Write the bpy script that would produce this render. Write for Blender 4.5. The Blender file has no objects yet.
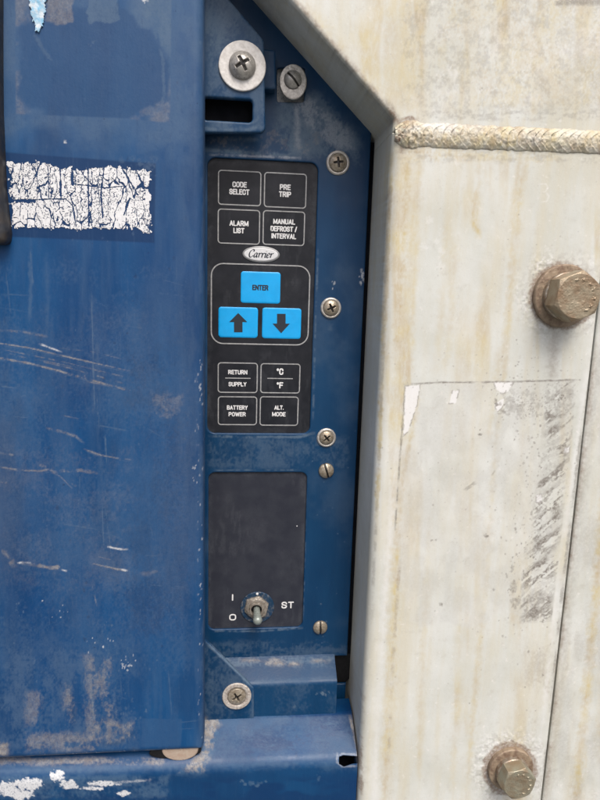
import bpy, math
import numpy as np
from math import radians as RAD

# ------------------------------------------------------------------ camera, sky, sun, exposure
SC = bpy.context.scene
COL = SC.collection
PITCH, YAW, ROLL = RAD(10.159), RAD(5.883), RAD(1.632)
FPX = 601.0                      # focal length in photo pixels (photo 600 x 800)
D0, ZC = 0.44, 1.40              # camera to control panel plane, camera height
CAM = np.array([0.0, -D0, ZC])
cy, sy, cp, sp_, cr, sr = (math.cos(YAW), math.sin(YAW), math.cos(PITCH), math.sin(PITCH), math.cos(ROLL), math.sin(ROLL))
FW = np.array([sy*cp, cy*cp, -sp_])
R1 = np.array([cy, -sy, 0.0])
U1 = np.cross(R1, FW)
RT = R1*cr + U1*sr
UP = -R1*sr + U1*cr

cam_d = bpy.data.cameras.new('camera')
cam = bpy.data.objects.new('camera', cam_d)
COL.objects.link(cam)
from mathutils import Matrix, Vector
cam.matrix_world = Matrix(((RT[0], UP[0], -FW[0], CAM[0]), (RT[1], UP[1], -FW[1], CAM[1]), (RT[2], UP[2], -FW[2], CAM[2]), (0, 0, 0, 1)))
cam_d.sensor_fit = 'VERTICAL'
cam_d.sensor_height = 24.0
cam_d.lens = 24.0*FPX/800.0
cam_d.clip_start, cam_d.clip_end = 0.01, 500.0
SC.camera = cam

SUN_EL, SUN_AZ = RAD(56), RAD(166)           # azimuth clockwise from +Y: behind the camera, to the right
w = bpy.data.worlds.new('World')
SC.world = w
w.use_nodes = True
nt = w.node_tree
bg = nt.nodes['Background']
sky = nt.nodes.new('ShaderNodeTexSky')
sky.sky_type = 'NISHITA'
sky.sun_disc = False
sky.sun_elevation = SUN_EL
sky.sun_rotation = SUN_AZ
sky.air_density, sky.dust_density, sky.ozone_density = 0.7, 7.0, 0.7
nt.links.new(sky.outputs[0], bg.inputs[0])
bg.inputs[1].default_value = 0.135
sl = bpy.data.lights.new('sun', 'SUN')
sl.energy, sl.angle, sl.color = 1.4, RAD(24), (1.0, 0.985, 0.95)
so = bpy.data.objects.new('sun', sl)
COL.objects.link(so)
sdir = Vector((math.sin(SUN_AZ)*math.cos(SUN_EL), math.cos(SUN_AZ)*math.cos(SUN_EL), math.sin(SUN_EL)))
so.rotation_euler = sdir.to_track_quat('Z', 'Y').to_euler()
so.location = (-1, -3, 4)
SC.view_settings.view_transform = 'Standard'
SC.view_settings.look = 'None'
SC.view_settings.exposure = 0.38
SC.view_settings.gamma = 1.0

# ------------------------------------------------------------------ picture <-> place conversions (depth d = metres in front of the panel)
def at(px, py, d=0.0):
    r = FW*FPX + RT*(px-300.0) - UP*(py-400.0)
    t = (-d + D0)/r[1]
    return CAM + r*t
def XZ(px, py, d=0.0):
    p = at(px, py, d)
    return p[0], p[2]
def pts(L, d):
    return [XZ(a, b, d) for a, b in L]
def proj(P):
    q = P - CAM
    z = q @ FW
    return 300.0 + FPX*(q @ RT)/z, 400.0 - FPX*(q @ UP)/z
def sc_(d):
    return (D0-d)/FPX            # metres per pixel, roughly, at depth d

# ------------------------------------------------------------------ numpy noise
def _hash(ix, iy, seed):
    n = (ix.astype(np.int64)*374761393 + iy.astype(np.int64)*668265263 + seed*1442695041) & 0xFFFFFFFF
    n = ((n ^ (n >> 13))*1274126177) & 0xFFFFFFFF
    n = n ^ (n >> 16)
    return (n & 0xFFFFFF)/float(0xFFFFFF)
def vn(x, y, seed=0):
    ix, iy = np.floor(x), np.floor(y)
    fx, fy = x-ix, y-iy
    fx = fx*fx*(3-2*fx); fy = fy*fy*(3-2*fy)
    a = _hash(ix, iy, seed); b = _hash(ix+1, iy, seed); c = _hash(ix, iy+1, seed); d = _hash(ix+1, iy+1, seed)
    return (a*(1-fx)+b*fx)*(1-fy) + (c*(1-fx)+d*fx)*fy
def fbm(x, y, seed=0, o=4):
    s, a, t = 0.0, 1.0, 0.0
    for i in range(o):
        s = s + a*vn(x*2**i + 17.3*i, y*2**i + 5.1*i, seed+i*7); t += a; a *= 0.55
    return s/t
def sst(a, b, x):
    t = np.clip((x-a)/(b-a), 0, 1)
    return t*t*(3-2*t)

# ------------------------------------------------------------------ signed distances in the X-Z plane (negative inside)
def s_circle(cx, cz, r):
    return lambda x, z: np.hypot(x-cx, z-cz) - r
def s_ellipse(cx, cz, a, b):
    def f(x, z):
        k = np.hypot((x-cx)/a, (z-cz)/b); g = np.hypot((x-cx)/a**2, (z-cz)/b**2) + 1e-9
        return k*(k-1)/g
    return f
def s_ring(cx, cz, r0, r1):
    return lambda x, z: np.maximum(np.hypot(x-cx, z-cz)-r1, r0-np.hypot(x-cx, z-cz))
def s_rrect(x0, x1, z0, z1, r, rot=0.0):
    cx, cz, hx, hz = (x0+x1)/2, (z0+z1)/2, (x1-x0)/2, (z1-z0)/2
    c, s = math.cos(rot), math.sin(rot)
    def f(x, z):
        u, v = (x-cx)*c+(z-cz)*s, -(x-cx)*s+(z-cz)*c
        qx, qz = np.abs(u)-hx+r, np.abs(v)-hz+r
        return np.hypot(np.maximum(qx, 0), np.maximum(qz, 0)) + np.minimum(np.maximum(qx, qz), 0) - r
    return f
def s_poly(P, r=0.0):
    P = np.array(P, float)
    area = 0.5*np.sum(P[:, 0]*np.roll(P[:, 1], -1) - np.roll(P[:, 0], -1)*P[:, 1])
    if area < 0: P = P[::-1]
    if r > 0:                                    # inset then round
        n = len(P); Q = []
        for i in range(n):
            a, b, c = P[i-1], P[i], P[(i+1) % n]
            e1 = (b-a)/np.linalg.norm(b-a); e2 = (c-b)/np.linalg.norm(c-b)
            n1 = np.array([-e1[1], e1[0]]); n2 = np.array([-e2[1], e2[0]])
            Q.append(b + (n1+n2)*r/(1+n1@n2))
        P = np.array(Q)
    def f(x, z):
        d = np.full(x.shape, 1e9); s = np.ones(x.shape)
        n = len(P)
        for i in range(n):
            ax, az = P[i]; bx, bz = P[i-1]
            ex, ez = bx-ax, bz-az; wx, wz = x-ax, z-az
            t = np.clip((wx*ex+wz*ez)/(ex*ex+ez*ez), 0, 1)
            d = np.minimum(d, (wx-ex*t)**2+(wz-ez*t)**2)
            c1, c2, c3 = z >= az, z < bz, ex*wz > ez*wx
            s = np.where((c1 & c2 & c3) | (~c1 & ~c2 & ~c3), -s, s)
        return s*np.sqrt(d) - r
    f.P = P; f.r = r
    return f
def s_hex(cx, cz, af, rot=0.0):
    return s_poly([(cx+af/math.sqrt(3)*math.cos(rot+k*math.pi/3), cz+af/math.sqrt(3)*math.sin(rot+k*math.pi/3)) for k in range(6)])
def s_sub(a, *bs):
    def f(x, z):
        d = a(x, z)
        for b in bs: d = np.maximum(d, -b(x, z))
        return d
    return f
def s_cap(ax, az, bx, bz, r):
    def f(x, z):
        ex, ez = bx-ax, bz-az
        t = np.clip(((x-ax)*ex+(z-az)*ez)/(ex*ex+ez*ez), 0, 1)
        return np.hypot(x-ax-ex*t, z-az-ez*t) - r
    return f

# ------------------------------------------------------------------ mesh makers
def link(name, V, quads, mat, parent=None, wear=None, tris=None, smooth=True):
    V = np.asarray(V, float)
    if parent is not None:
        V = V - base(parent)
    me = bpy.data.meshes.new(name)
    nq = 0 if quads is None else len(quads)
    ntr = 0 if tris is None else len(tris)
    me.vertices.add(len(V)); me.vertices.foreach_set('co', V.astype(np.float32).ravel())
    li = []
    if nq: li.append(np.asarray(quads, np.int32).ravel())
    if ntr: li.append(np.asarray(tris, np.int32).ravel())
    li = np.concatenate(li)
    me.loops.add(len(li)); me.loops.foreach_set('vertex_index', li)
    me.polygons.add(nq+ntr)
    st = np.concatenate([np.arange(nq)*4, nq*4+np.arange(ntr)*3]).astype(np.int32)
    me.polygons.foreach_set('loop_start', st)
    me.polygons.foreach_set('use_smooth', np.full(nq+ntr, smooth, bool))
    me.update(calc_edges=True)
    if wear is not None:
        a = me.color_attributes.new('wear', 'FLOAT_COLOR', 'POINT')
        a.data.foreach_set('color', np.clip(wear, 0, 1).astype(np.float32).ravel())
    me.materials.append(mat)
    o = bpy.data.objects.new(name, me)
    COL.objects.link(o)
    if parent is not None: o.parent = parent
    return o
BASES = {}
def base(o):
    while o.parent is not None: o = o.parent
    return np.array(BASES.get(o.name, (0, 0, 0)))
def thing(name, label, cat, loc):
    o = bpy.data.objects.new(name, None)
    COL.objects.link(o)
    o.location = loc; o.empty_display_size = 0.02
    BASES[o.name] = tuple(loc)
    o['label'] = label; o['category'] = cat
    return o

def hf(name, sdf, box, spc, d, back, mat, parent, R=0.0, h=None, wear=None, wsteps=1, spx=None):
    """plate facing the camera side (-Y): outline sdf, front face at depth d with rounded rim R and relief h, side walls to depth 'back'"""
    x0, x1, z0, z1 = box
    sx = spx or spc
    nx, nz = int(math.ceil((x1-x0)/sx))+1, int(math.ceil((z1-z0)/spc))+1
    gx, gz = np.meshgrid(np.linspace(x0, x1, nx), np.linspace(z0, z1, nz))
    x, z = gx.ravel(), gz.ravel()
    ds = sdf(x, z)
    ins = ds < -1e-9
    near = (~ins) & (ds < 1.6*max(spc, sx))
    e = 1e-6
    for _ in range(2):
        xi, zi = x[near], z[near]
        d0 = sdf(xi, zi)
        ggx, ggz = (sdf(xi+e, zi)-d0)/e, (sdf(xi, zi+e)-d0)/e
        g = np.maximum(np.hypot(ggx, ggz), 1e-3)
        x[near] = xi-ggx/g*d0; z[near] = zi-ggz/g*d0
    ds = np.where(near, 0, ds)
    idx = np.arange(nx*nz).reshape(nz, nx)
    q = np.stack([idx[:-1, :-1], idx[:-1, 1:], idx[1:, 1:], idx[1:, :-1]], -1).reshape(-1, 4)
    q = q[ins[q].any(1)]
    used = np.unique(q)
    rm = np.full(nx*nz, -1); rm[used] = np.arange(len(used))
    q = rm[q]; x, z, ds = x[used], z[used], ds[used]
    t = -ds
    P = np.stack([x, np.zeros_like(x), z], 1); P[:, 1] = -d
    px, py = proj(P)
    Rv = R(px, py) if callable(R) else np.full(x.shape, R)
    Rv = np.maximum(Rv, 1e-7)
    u = np.clip(1-t/Rv, 0, 1)
    y = -d + Rv*(1-np.sqrt(np.maximum(1-u*u, 0)))
    if h is not None: y = y - h(x, z, px, py, t)
    V = np.stack([x, y, z], 1)
    W = None
    if wear is not None: W = wear(px, py, t) if not getattr(wear, 'xz', False) else wear(x, z, t)
    ed = np.concatenate([q[:, [0, 1]], q[:, [1, 2]], q[:, [2, 3]], q[:, [3, 0]]])
    key = np.sort(ed, 1); key = key[:, 0].astype(np.int64)*len(x)+key[:, 1]
    _, inv, cnt = np.unique(key, return_inverse=True, return_counts=True)
    be = ed[cnt[inv] == 1]
    bv = np.unique(be)
    n0 = len(V)
    bm = np.full(n0, -1); bm[bv] = np.arange(len(bv))
    rows = [V[bv].copy()]
    for k in range(1, wsteps+1):
        r = V[bv].copy(); r[:, 1] = r[:, 1] + (-back - r[:, 1])*k/wsteps
        rows.append(r)
    walls = []
    nb = len(bv)
    for k in range(wsteps):
        a, b = n0+k*nb+bm[be[:, 0]], n0+k*nb+bm[be[:, 1]]
        walls.append(np.stack([b, a, a+nb, b+nb], 1))
    VV = np.concatenate([V]+rows)
    if W is not None: W = np.concatenate([W, W[bv]]+[W[bv]*0.3+W[bv].mean(0)*0.7 if wsteps > 1 else W[bv]]*wsteps)
    return link(name, VV, np.concatenate([q]+walls), mat, parent, W)

def boxof(P, m=0.0):
    P = np.array(P)
    return P[:, 0].min()-m, P[:, 0].max()+m, P[:, 1].min()-m, P[:, 1].max()+m

def tube_arrays(P, rad, n=8, flat=1.0):
    """tube along polyline P (n x 3) with radii; flat squeezes it along Y"""
    P = np.array(P, float); m = len(P)
    rad = np.full(m, rad) if np.isscalar(rad) else np.array(rad)
    V, Q = [], []
    for i in range(m):
        t = P[min(i+1, m-1)]-P[max(i-1, 0)]; t /= np.linalg.norm(t)+1e-12
        a = np.cross(t, [0, 1, 0]); a /= np.linalg.norm(a)+1e-12
        b = np.cross(a, t)
        for k in range(n):
            th = 2*math.pi*k/n
            o = a*math.cos(th)*rad[i] + b*math.sin(th)*rad[i]*flat
            V.append(P[i]+o)
    for i in range(m-1):
        for k in range(n):
            k2 = (k+1) % n
            Q.append((i*n+k, i*n+k2, (i+1)*n+k2, (i+1)*n+k))
    T = [(0, k+1, k) for k in range(1, n-1)] + [((m-1)*n, (m-1)*n+k, (m-1)*n+k+1) for k in range(1, n-1)]
    return V, Q, T
def lathe(name, prof, org, axis, mat, parent, n=40, closed=True):
    """prof: list of (r, h) from the base outward along axis"""
    ax = np.array(axis, float); ax /= np.linalg.norm(ax)
    u = np.cross(ax, [0.3, 0.1, 1.0]); u /= np.linalg.norm(u)
    v = np.cross(ax, u)
    V, Q = [], []
    for r, hh in prof:
        for k in range(n):
            th = 2*math.pi*k/n
            V.append(np.array(org)+ax*hh+(u*math.cos(th)+v*math.sin(th))*max(r, 1e-6))
    for i in range(len(prof)-1):
        for k in range(n):
            k2 = (k+1) % n
            Q.append((i*n+k, i*n+k2, (i+1)*n+k2, (i+1)*n+k))
    return link(name, V, Q, mat, parent)

def ring_rect(name, x0, x1, z0, z1, r, wd, d, mat, parent, th=0.00015):
    """thin printed line round a rounded rectangle"""
    path = []
    for cx, cz, a0 in ((x1-r, z1-r, 0), (x0+r, z1-r, 90), (x0+r, z0+r, 180), (x1-r, z0+r, 270)):
        for k in range(9):
            a = RAD(a0+k*90/8)
            path.append((cx, cz, math.cos(a), math.sin(a)))
    n = len(path); V = []
    for lay in (d, d+th):
        for off in (-wd/2, wd/2):
            for cx, cz, c, s in path:
                V.append((cx+c*(r+off), -lay, cz+s*(r+off)))
    Q = []
    for k in range(n):
        k2 = (k+1) % n
        Q.append((2*n+k, 3*n+k, 3*n+k2, 2*n+k2))
        Q.append((n+k, n+k2, 3*n+k2, 3*n+k))
        Q.append((k2, k, 2*n+k, 2*n+k2))
    return link(name, V, Q, mat, parent, smooth=False)

# ------------------------------------------------------------------ materials
def material(name):
    m = bpy.data.materials.new(name); m.use_nodes = True
    return m, m.node_tree, m.node_tree.nodes['Principled BSDF']
class NT:
    def __init__(s, t): s.t = t
    def new(s, k, **kw):
        n = s.t.nodes.new(k)
        for a, b in kw.items(): setattr(n, a, b)
        return n
    def link(s, a, b): s.t.links.new(a, b)
    def noise(s, scale, detail=4, rough=0.55, vec=None, dist=0.0):
        n = s.new('ShaderNodeTexNoise'); n.inputs['Scale'].default_value = scale; n.inputs['Detail'].default_value = detail
        n.inputs['Roughness'].default_value = rough; n.inputs['Distortion'].default_value = dist
        if vec is not None: s.link(vec, n.inputs['Vector'])
        return n.outputs[0]
    def coords(s, scale=(1, 1, 1)):
        c = s.new('ShaderNodeTexCoord'); m = s.new('ShaderNodeMapping'); m.inputs['Scale'].default_value = scale
        s.link(c.outputs['Object'], m.inputs['Vector'])
        return m.outputs[0]
    def ramp(s, v, a, b, lo=0.0, hi=1.0):
        n = s.new('ShaderNodeMapRange'); n.interpolation_type = 'SMOOTHSTEP'
        s.link(v, n.inputs[0]); n.inputs[1].default_value = a; n.inputs[2].default_value = b; n.inputs[3].default_value = lo; n.inputs[4].default_value = hi
        return n.outputs[0]
    def math(s, op, a, b=0.5):
        n = s.new('ShaderNodeMath', operation=op)
        for i, v in enumerate((a, b)):
            if isinstance(v, (int, float)): n.inputs[i].default_value = v
            else: s.link(v, n.inputs[i])
        return n.outputs[0]
    def mix(s, f, a, b):
        n = s.new('ShaderNodeMix', data_type='RGBA')
        for i, v in ((0, f), (6, a), (7, b)):
            if isinstance(v, (int, float)): n.inputs[i].default_value = v
            elif isinstance(v, tuple): n.inputs[i].default_value = (*v, 1)
            else: s.link(v, n.inputs[i])
        return n.outputs[2]
    def bump(s, hgt, strength, dist, bsdf, prev=None):
        n = s.new('ShaderNodeBump'); n.inputs['Strength'].default_value = strength; n.inputs['Distance'].default_value = dist
        s.link(hgt, n.inputs['Height'])
        if prev is not None: s.link(prev, n.inputs['Normal'])
        if bsdf is not None: s.link(n.outputs[0], bsdf.inputs['Normal'])
        return n.outputs[0]
    def wear(s):
        a = s.new('ShaderNodeAttribute'); a.attribute_name = 'wear'
        sp = s.new('ShaderNodeSeparateColor'); s.link(a.outputs['Color'], sp.inputs[0])
        return sp.outputs[0], sp.outputs[1], sp.outputs[2], a.outputs['Alpha']

def blue_paint(name, lo, hi, chalk, rough=0.42, dust=0.22, clean=(0.0015, 0.030, 0.105), bumpk=0.25):
    m, t, b = material(name); n = NT(t)
    v = n.coords()
    vs = n.coords((1, 1, 0.22))
    base_ = n.mix(n.ramp(n.noise(22, 5, 0.6, vs), 0.35, 0.65), lo, hi)
    r, g, bl, a = n.wear()
    fine = n.noise(260, 5, 0.65, v)
    mott = n.noise(900, 3, 0.6, v)
    c = n.mix(bl, base_, clean)
    # everyday dust film, speckled
    film = n.math('MULTIPLY', n.ramp(n.noise(60, 6, 0.65, vs), 0.48, 0.8), n.ramp(fine, 0.4, 0.7))
    c = n.mix(n.math('MULTIPLY', film, dust), c, chalk)
    ck = n.math('MULTIPLY', r, n.ramp(n.math('ADD', n.math('MULTIPLY', fine, 0.6), n.math('MULTIPLY', mott, 0.4)), 0.2, 0.62, 0.5, 1.0))
    c = n.mix(ck, c, chalk)
    g = n.math('MULTIPLY', g, n.ramp(n.math('ADD', n.math('MULTIPLY', mott, 0.5), n.math('MULTIPLY', n.noise(330, 5, 0.7, n.coords((1, 1, 0.5))), 0.5)), 0.30, 0.60, 0.30, 1.0))
    c = n.mix(g, c, n.mix(n.ramp(n.noise(240, 3, 0.6, v), 0.4, 0.6), (0.26, 0.22, 0.175), (0.35, 0.325, 0.285)))
    a = n.math('MULTIPLY', a, n.ramp(n.noise(800, 4, 0.7, v), 0.3, 0.5, 0.25, 1.0))
    c = n.mix(a, c, (0.60, 0.62, 0.64))
    # fine brushed grain
    c = n.mix(n.ramp(n.noise(700, 4, 0.7, n.coords((1, 1, 0.10))), 0.5, 0.8, 0, dust), c, chalk)
    c = n.mix(n.ramp(n.noise(420, 5, 0.7, n.coords((1, 1, 0.3))), 0.52, 0.8, 0, 0.40), c, clean)
    # tiny dark specks
    c = n.mix(n.ramp(n.noise(420, 2, 0.5, v), 0.73, 0.8, 0, 0.55), c, (0.01, 0.02, 0.05))
    n.link(c, b.inputs['Base Color'])
    rr = n.math('ADD', n.math('MULTIPLY', n.math('MAXIMUM', ck, g), 0.3), n.ramp(n.noise(45, 5, 0.6, vs), 0.3, 0.7, rough-0.08, rough+0.1))
    n.link(rr, b.inputs['Roughness'])
    b.inputs['Specular IOR Level'].default_value = 0.32
    h = n.math('ADD', n.math('MULTIPLY', n.noise(700, 2, 0.5, v), 0.5), n.math('MULTIPLY', n.math('ADD', g, a), 0.25))
    n.bump(h, bumpk, 0.0004, b, n.bump(n.noise(30, 2, 0.5, v), 0.10, 0.003, None))
    return m

M = {}
M['door'] = blue_paint('faded_blue_door_paint', (0.0015, 0.043, 0.145), (0.003, 0.062, 0.185), (0.075, 0.130, 0.215), 0.46, 0.15)
M['panel'] = blue_paint('deep_blue_panel_paint', (0.0012, 0.030, 0.088), (0.002, 0.041, 0.112), (0.10, 0.15, 0.21), 0.40, 0.05)
M['ledge'] = blue_paint('blue_channel_paint', (0.0015, 0.034, 0.11), (0.003, 0.050, 0.145), (0.06, 0.118, 0.20), 0.36, 0.10)

def frame_mat(name):
    m, t, b = material(name); n = NT(t)
    v = n.coords(); vs = n.coords((1, 1, 0.12))
    r, g, bl, a = n.wear()
    c = n.mix(n.ramp(n.noise(16, 5, 0.6, v), 0.3, 0.7), (0.525, 0.545, 0.505), (0.62, 0.645, 0.625))
    c = n.mix(n.ramp(n.noise(45, 6, 0.65, vs), 0.42, 0.72, 0, 0.6), c, (0.54, 0.50, 0.37))
    c = n.mix(n.ramp(n.noise(150, 6, 0.7, v), 0.52, 0.75, 0, 0.35), c, (0.40, 0.385, 0.335))
    c = n.mix(n.ramp(n.noise(230, 4, 0.6, v), 0.6, 0.72, 0, 0.45), c, (0.72, 0.71, 0.69))
    c = n.mix(bl, c, (0.71, 0.72, 0.72))
    fine = n.noise(500, 4, 0.65, v)
    c = n.mix(n.ramp(n.noise(900, 3, 0.7, v), 0.56, 0.75, 0, 0.30), c, (0.36, 0.345, 0.295))
    c = n.mix(n.math('MULTIPLY', r, n.ramp(n.noise(300, 5, 0.7, n.coords((1, 1, 0.4))), 0.3, 0.62, 0.4, 1)), c, n.mix(n.ramp(n.noise(40, 3, 0.5, v), 0.4, 0.6), (0.53, 0.45, 0.235), (0.46, 0.385, 0.25)))
    c = n.mix(n.math('MULTIPLY', g, n.ramp(fine, 0.3, 0.6, 0.5, 1)), c, (0.20, 0.185, 0.165))
    c = n.mix(n.math('MULTIPLY', a, n.ramp(fine, 0.3, 0.65, 0.5, 1)), c, (0.17, 0.095, 0.055))
    n.link(c, b.inputs['Base Color'])
    n.link(n.ramp(n.noise(60, 4, 0.6, v), 0.3, 0.7, 0.45, 0.68), b.inputs['Roughness'])
    b.inputs['Specular IOR Level'].default_value = 0.4
    h = n.math('SUBTRACT', n.noise(420, 5, 0.62, v), n.math('MULTIPLY', g, 0.35))
    n.bump(h, 0.16, 0.0005, b, n.bump(n.noise(45, 3, 0.5, v), 0.12, 0.002, None))
    return m
M['frame'] = frame_mat('weathered_offwhite_frame')

def simple(name, col, rough=0.5, metal=0.0, var=0.0, vscale=300, col2=None, bump=0.0, bscale=500, spec=0.5, recess_shade=False):
    m, t, b = material(name); n = NT(t)
    v = n.coords()
    c2 = col2 if col2 is not None else tuple(x*(1-var) for x in col)
    c = n.mix(n.ramp(n.noise(vscale, 5, 0.62, v), 0.35, 0.68), col, c2)
    if recess_shade:
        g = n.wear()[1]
        c = n.mix(g, c, (0.012, 0.010, 0.009))  # mask mixes in near-black as the shade of a screw recess
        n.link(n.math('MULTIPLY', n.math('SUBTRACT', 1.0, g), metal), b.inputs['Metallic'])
    n.link(c, b.inputs['Base Color'])
    n.link(n.ramp(n.noise(vscale*1.7, 3, 0.5, v), 0.3, 0.7, rough-0.07, rough+0.09), b.inputs['Roughness'])
    if not recess_shade: b.inputs['Metallic'].default_value = metal
    b.inputs['Specular IOR Level'].default_value = spec
    if bump: n.bump(n.noise(bscale, 4, 0.6, v), bump, 0.0005, b)
    return m
def film_mat(name, lo, hi, dust_col):
    m, t, b = material(name); n = NT(t)
    v = n.coords()
    c = n.mix(n.ramp(n.noise(90, 5, 0.6, v), 0.35, 0.65), lo, hi)
    w_ = n.wear()[0]
    c = n.mix(n.math('MULTIPLY', w_, n.ramp(n.noise(600, 5, 0.7, v), 0.3, 0.62, 0.3, 1)), c, dust_col)
    c = n.mix(n.ramp(n.noise(1100, 3, 0.6, v), 0.66, 0.8, 0, 0.18), c, dust_col)
    n.link(c, b.inputs['Base Color'])
    n.link(n.ramp(n.noise(40, 5, 0.65, v), 0.35, 0.7, 0.38, 0.6), b.inputs['Roughness'])
    b.inputs['Specular IOR Level'].default_value = 0.28
    n.bump(n.noise(1500, 3, 0.5, v), 0.08, 0.0004, b)
    return m
M['keypad'] = film_mat('charcoal_keypad_film', (0.009, 0.011, 0.016), (0.014, 0.016, 0.022), (0.062, 0.068, 0.080))
M['plate'] = film_mat('charcoal_switch_plate', (0.021, 0.024, 0.036), (0.028, 0.032, 0.044), (0.085, 0.092, 0.108))
M['print'] = simple('pale_grey_print', (0.70, 0.71, 0.72), 0.55, 0, 0.12, 900)
M['line'] = simple('grey_outline_print', (0.36, 0.37, 0.38), 0.55, 0, 0.3, 500)
M['cyan'] = simple('cyan_key_film', (0.0, 0.36, 0.80), 0.45, 0, 0, 120, (0.0, 0.33, 0.74), 0.06, 1500)
M['ink'] = simple('dark_ink', (0.012, 0.018, 0.03), 0.55)
M['badge'] = simple('white_badge', (0.66, 0.68, 0.70), 0.4, 0, 0.1, 300)
M['badge_rim'] = simple('grey_badge_rim', (0.30, 0.31, 0.32), 0.35, 0.4, 0.2, 300)
M['steel'] = simple('dull_zinc_screw', (0.44, 0.39, 0.31), 0.36, 0.55, 0, 500, (0.27, 0.22, 0.16), 0.2, 1500, recess_shade=True)
M['washer'] = simple('bright_washer', (0.60, 0.58, 0.54), 0.42, 0.55, 0, 450, (0.45, 0.42, 0.38), 0.15, 1200)
M['bare'] = simple('worn_stainless', (0.56, 0.54, 0.50), 0.34, 0.5, 0, 450, (0.38, 0.36, 0.33), 0.15, 1200, recess_shade=True)
M['white_washer'] = simple('bright_flat_washer', (0.74, 0.73, 0.71), 0.5, 0.1, 0, 350, (0.58, 0.565, 0.54), 0.12, 1200)
M['tan_washer'] = simple('chalky_worn_washer', (0.56, 0.53, 0.49), 0.5, 0.3, 0, 400, (0.36, 0.31, 0.27), 0.2, 900)
M['bolt'] = simple('tarnished_zinc_bolt', (0.33, 0.285, 0.205), 0.45, 0.4, 0, 110, (0.25, 0.175, 0.11), 0.35, 900)
M['bolt_face'] = simple('grey_green_bolt', (0.28, 0.275, 0.21), 0.45, 0.4, 0, 110, (0.24, 0.185, 0.12), 0.3, 900)
M['bolt_washer'] = simple('rusty_washer', (0.30, 0.235, 0.165), 0.6, 0.15, 0, 180, (0.17, 0.115, 0.08), 0.5, 900)
M['spring'] = simple('grey_spring_washer', (0.38, 0.34, 0.28), 0.45, 0.6, 0, 260, (0.22, 0.15, 0.10), 0.4, 900)
M['black'] = simple('black_rubber', (0.008, 0.008, 0.009), 0.6, 0, 0.3, 200, None, 0.2, 600, 0.3)
M['void'] = simple('dark_inside', (0.004, 0.005, 0.008), 0.8, 0, 0.3, 100, None, 0, 500, 0.1)
M['handle'] = simple('dark_rusty_bar', (0.012, 0.016, 0.024), 0.5, 0.0, 0, 120, (0.035, 0.030, 0.027), 0.4, 500)
M['decal'] = simple('cracked_white_film', (0.74, 0.755, 0.775), 0.5, 0, 0, 500, (0.62, 0.635, 0.66), 0.3, 900)
M['foil'] = simple('torn_foil', (0.22, 0.48, 0.68), 0.35, 0.15, 0, 260, (0.66, 0.70, 0.72), 0.4, 500)
M['plug'] = simple('beige_plug', (0.40, 0.33, 0.265), 0.5, 0, 0, 250, (0.36, 0.27, 0.21), 0.25, 700)
M['grommet'] = blue_paint('blue_switch_ring', (0.004, 0.026, 0.062), (0.007, 0.035, 0.078), (0.06, 0.085, 0.12), 0.5)
M['toggle'] = simple('weathered_toggle_metal', (0.27, 0.25, 0.22), 0.45, 0.3, 0, 500, (0.17, 0.145, 0.12), 0.4, 1200)
M['lever'] = simple('grey_green_lever', (0.27, 0.31, 0.29), 0.32, 0.3, 0, 500, (0.22, 0.25, 0.23), 0.2, 1200)

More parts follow.
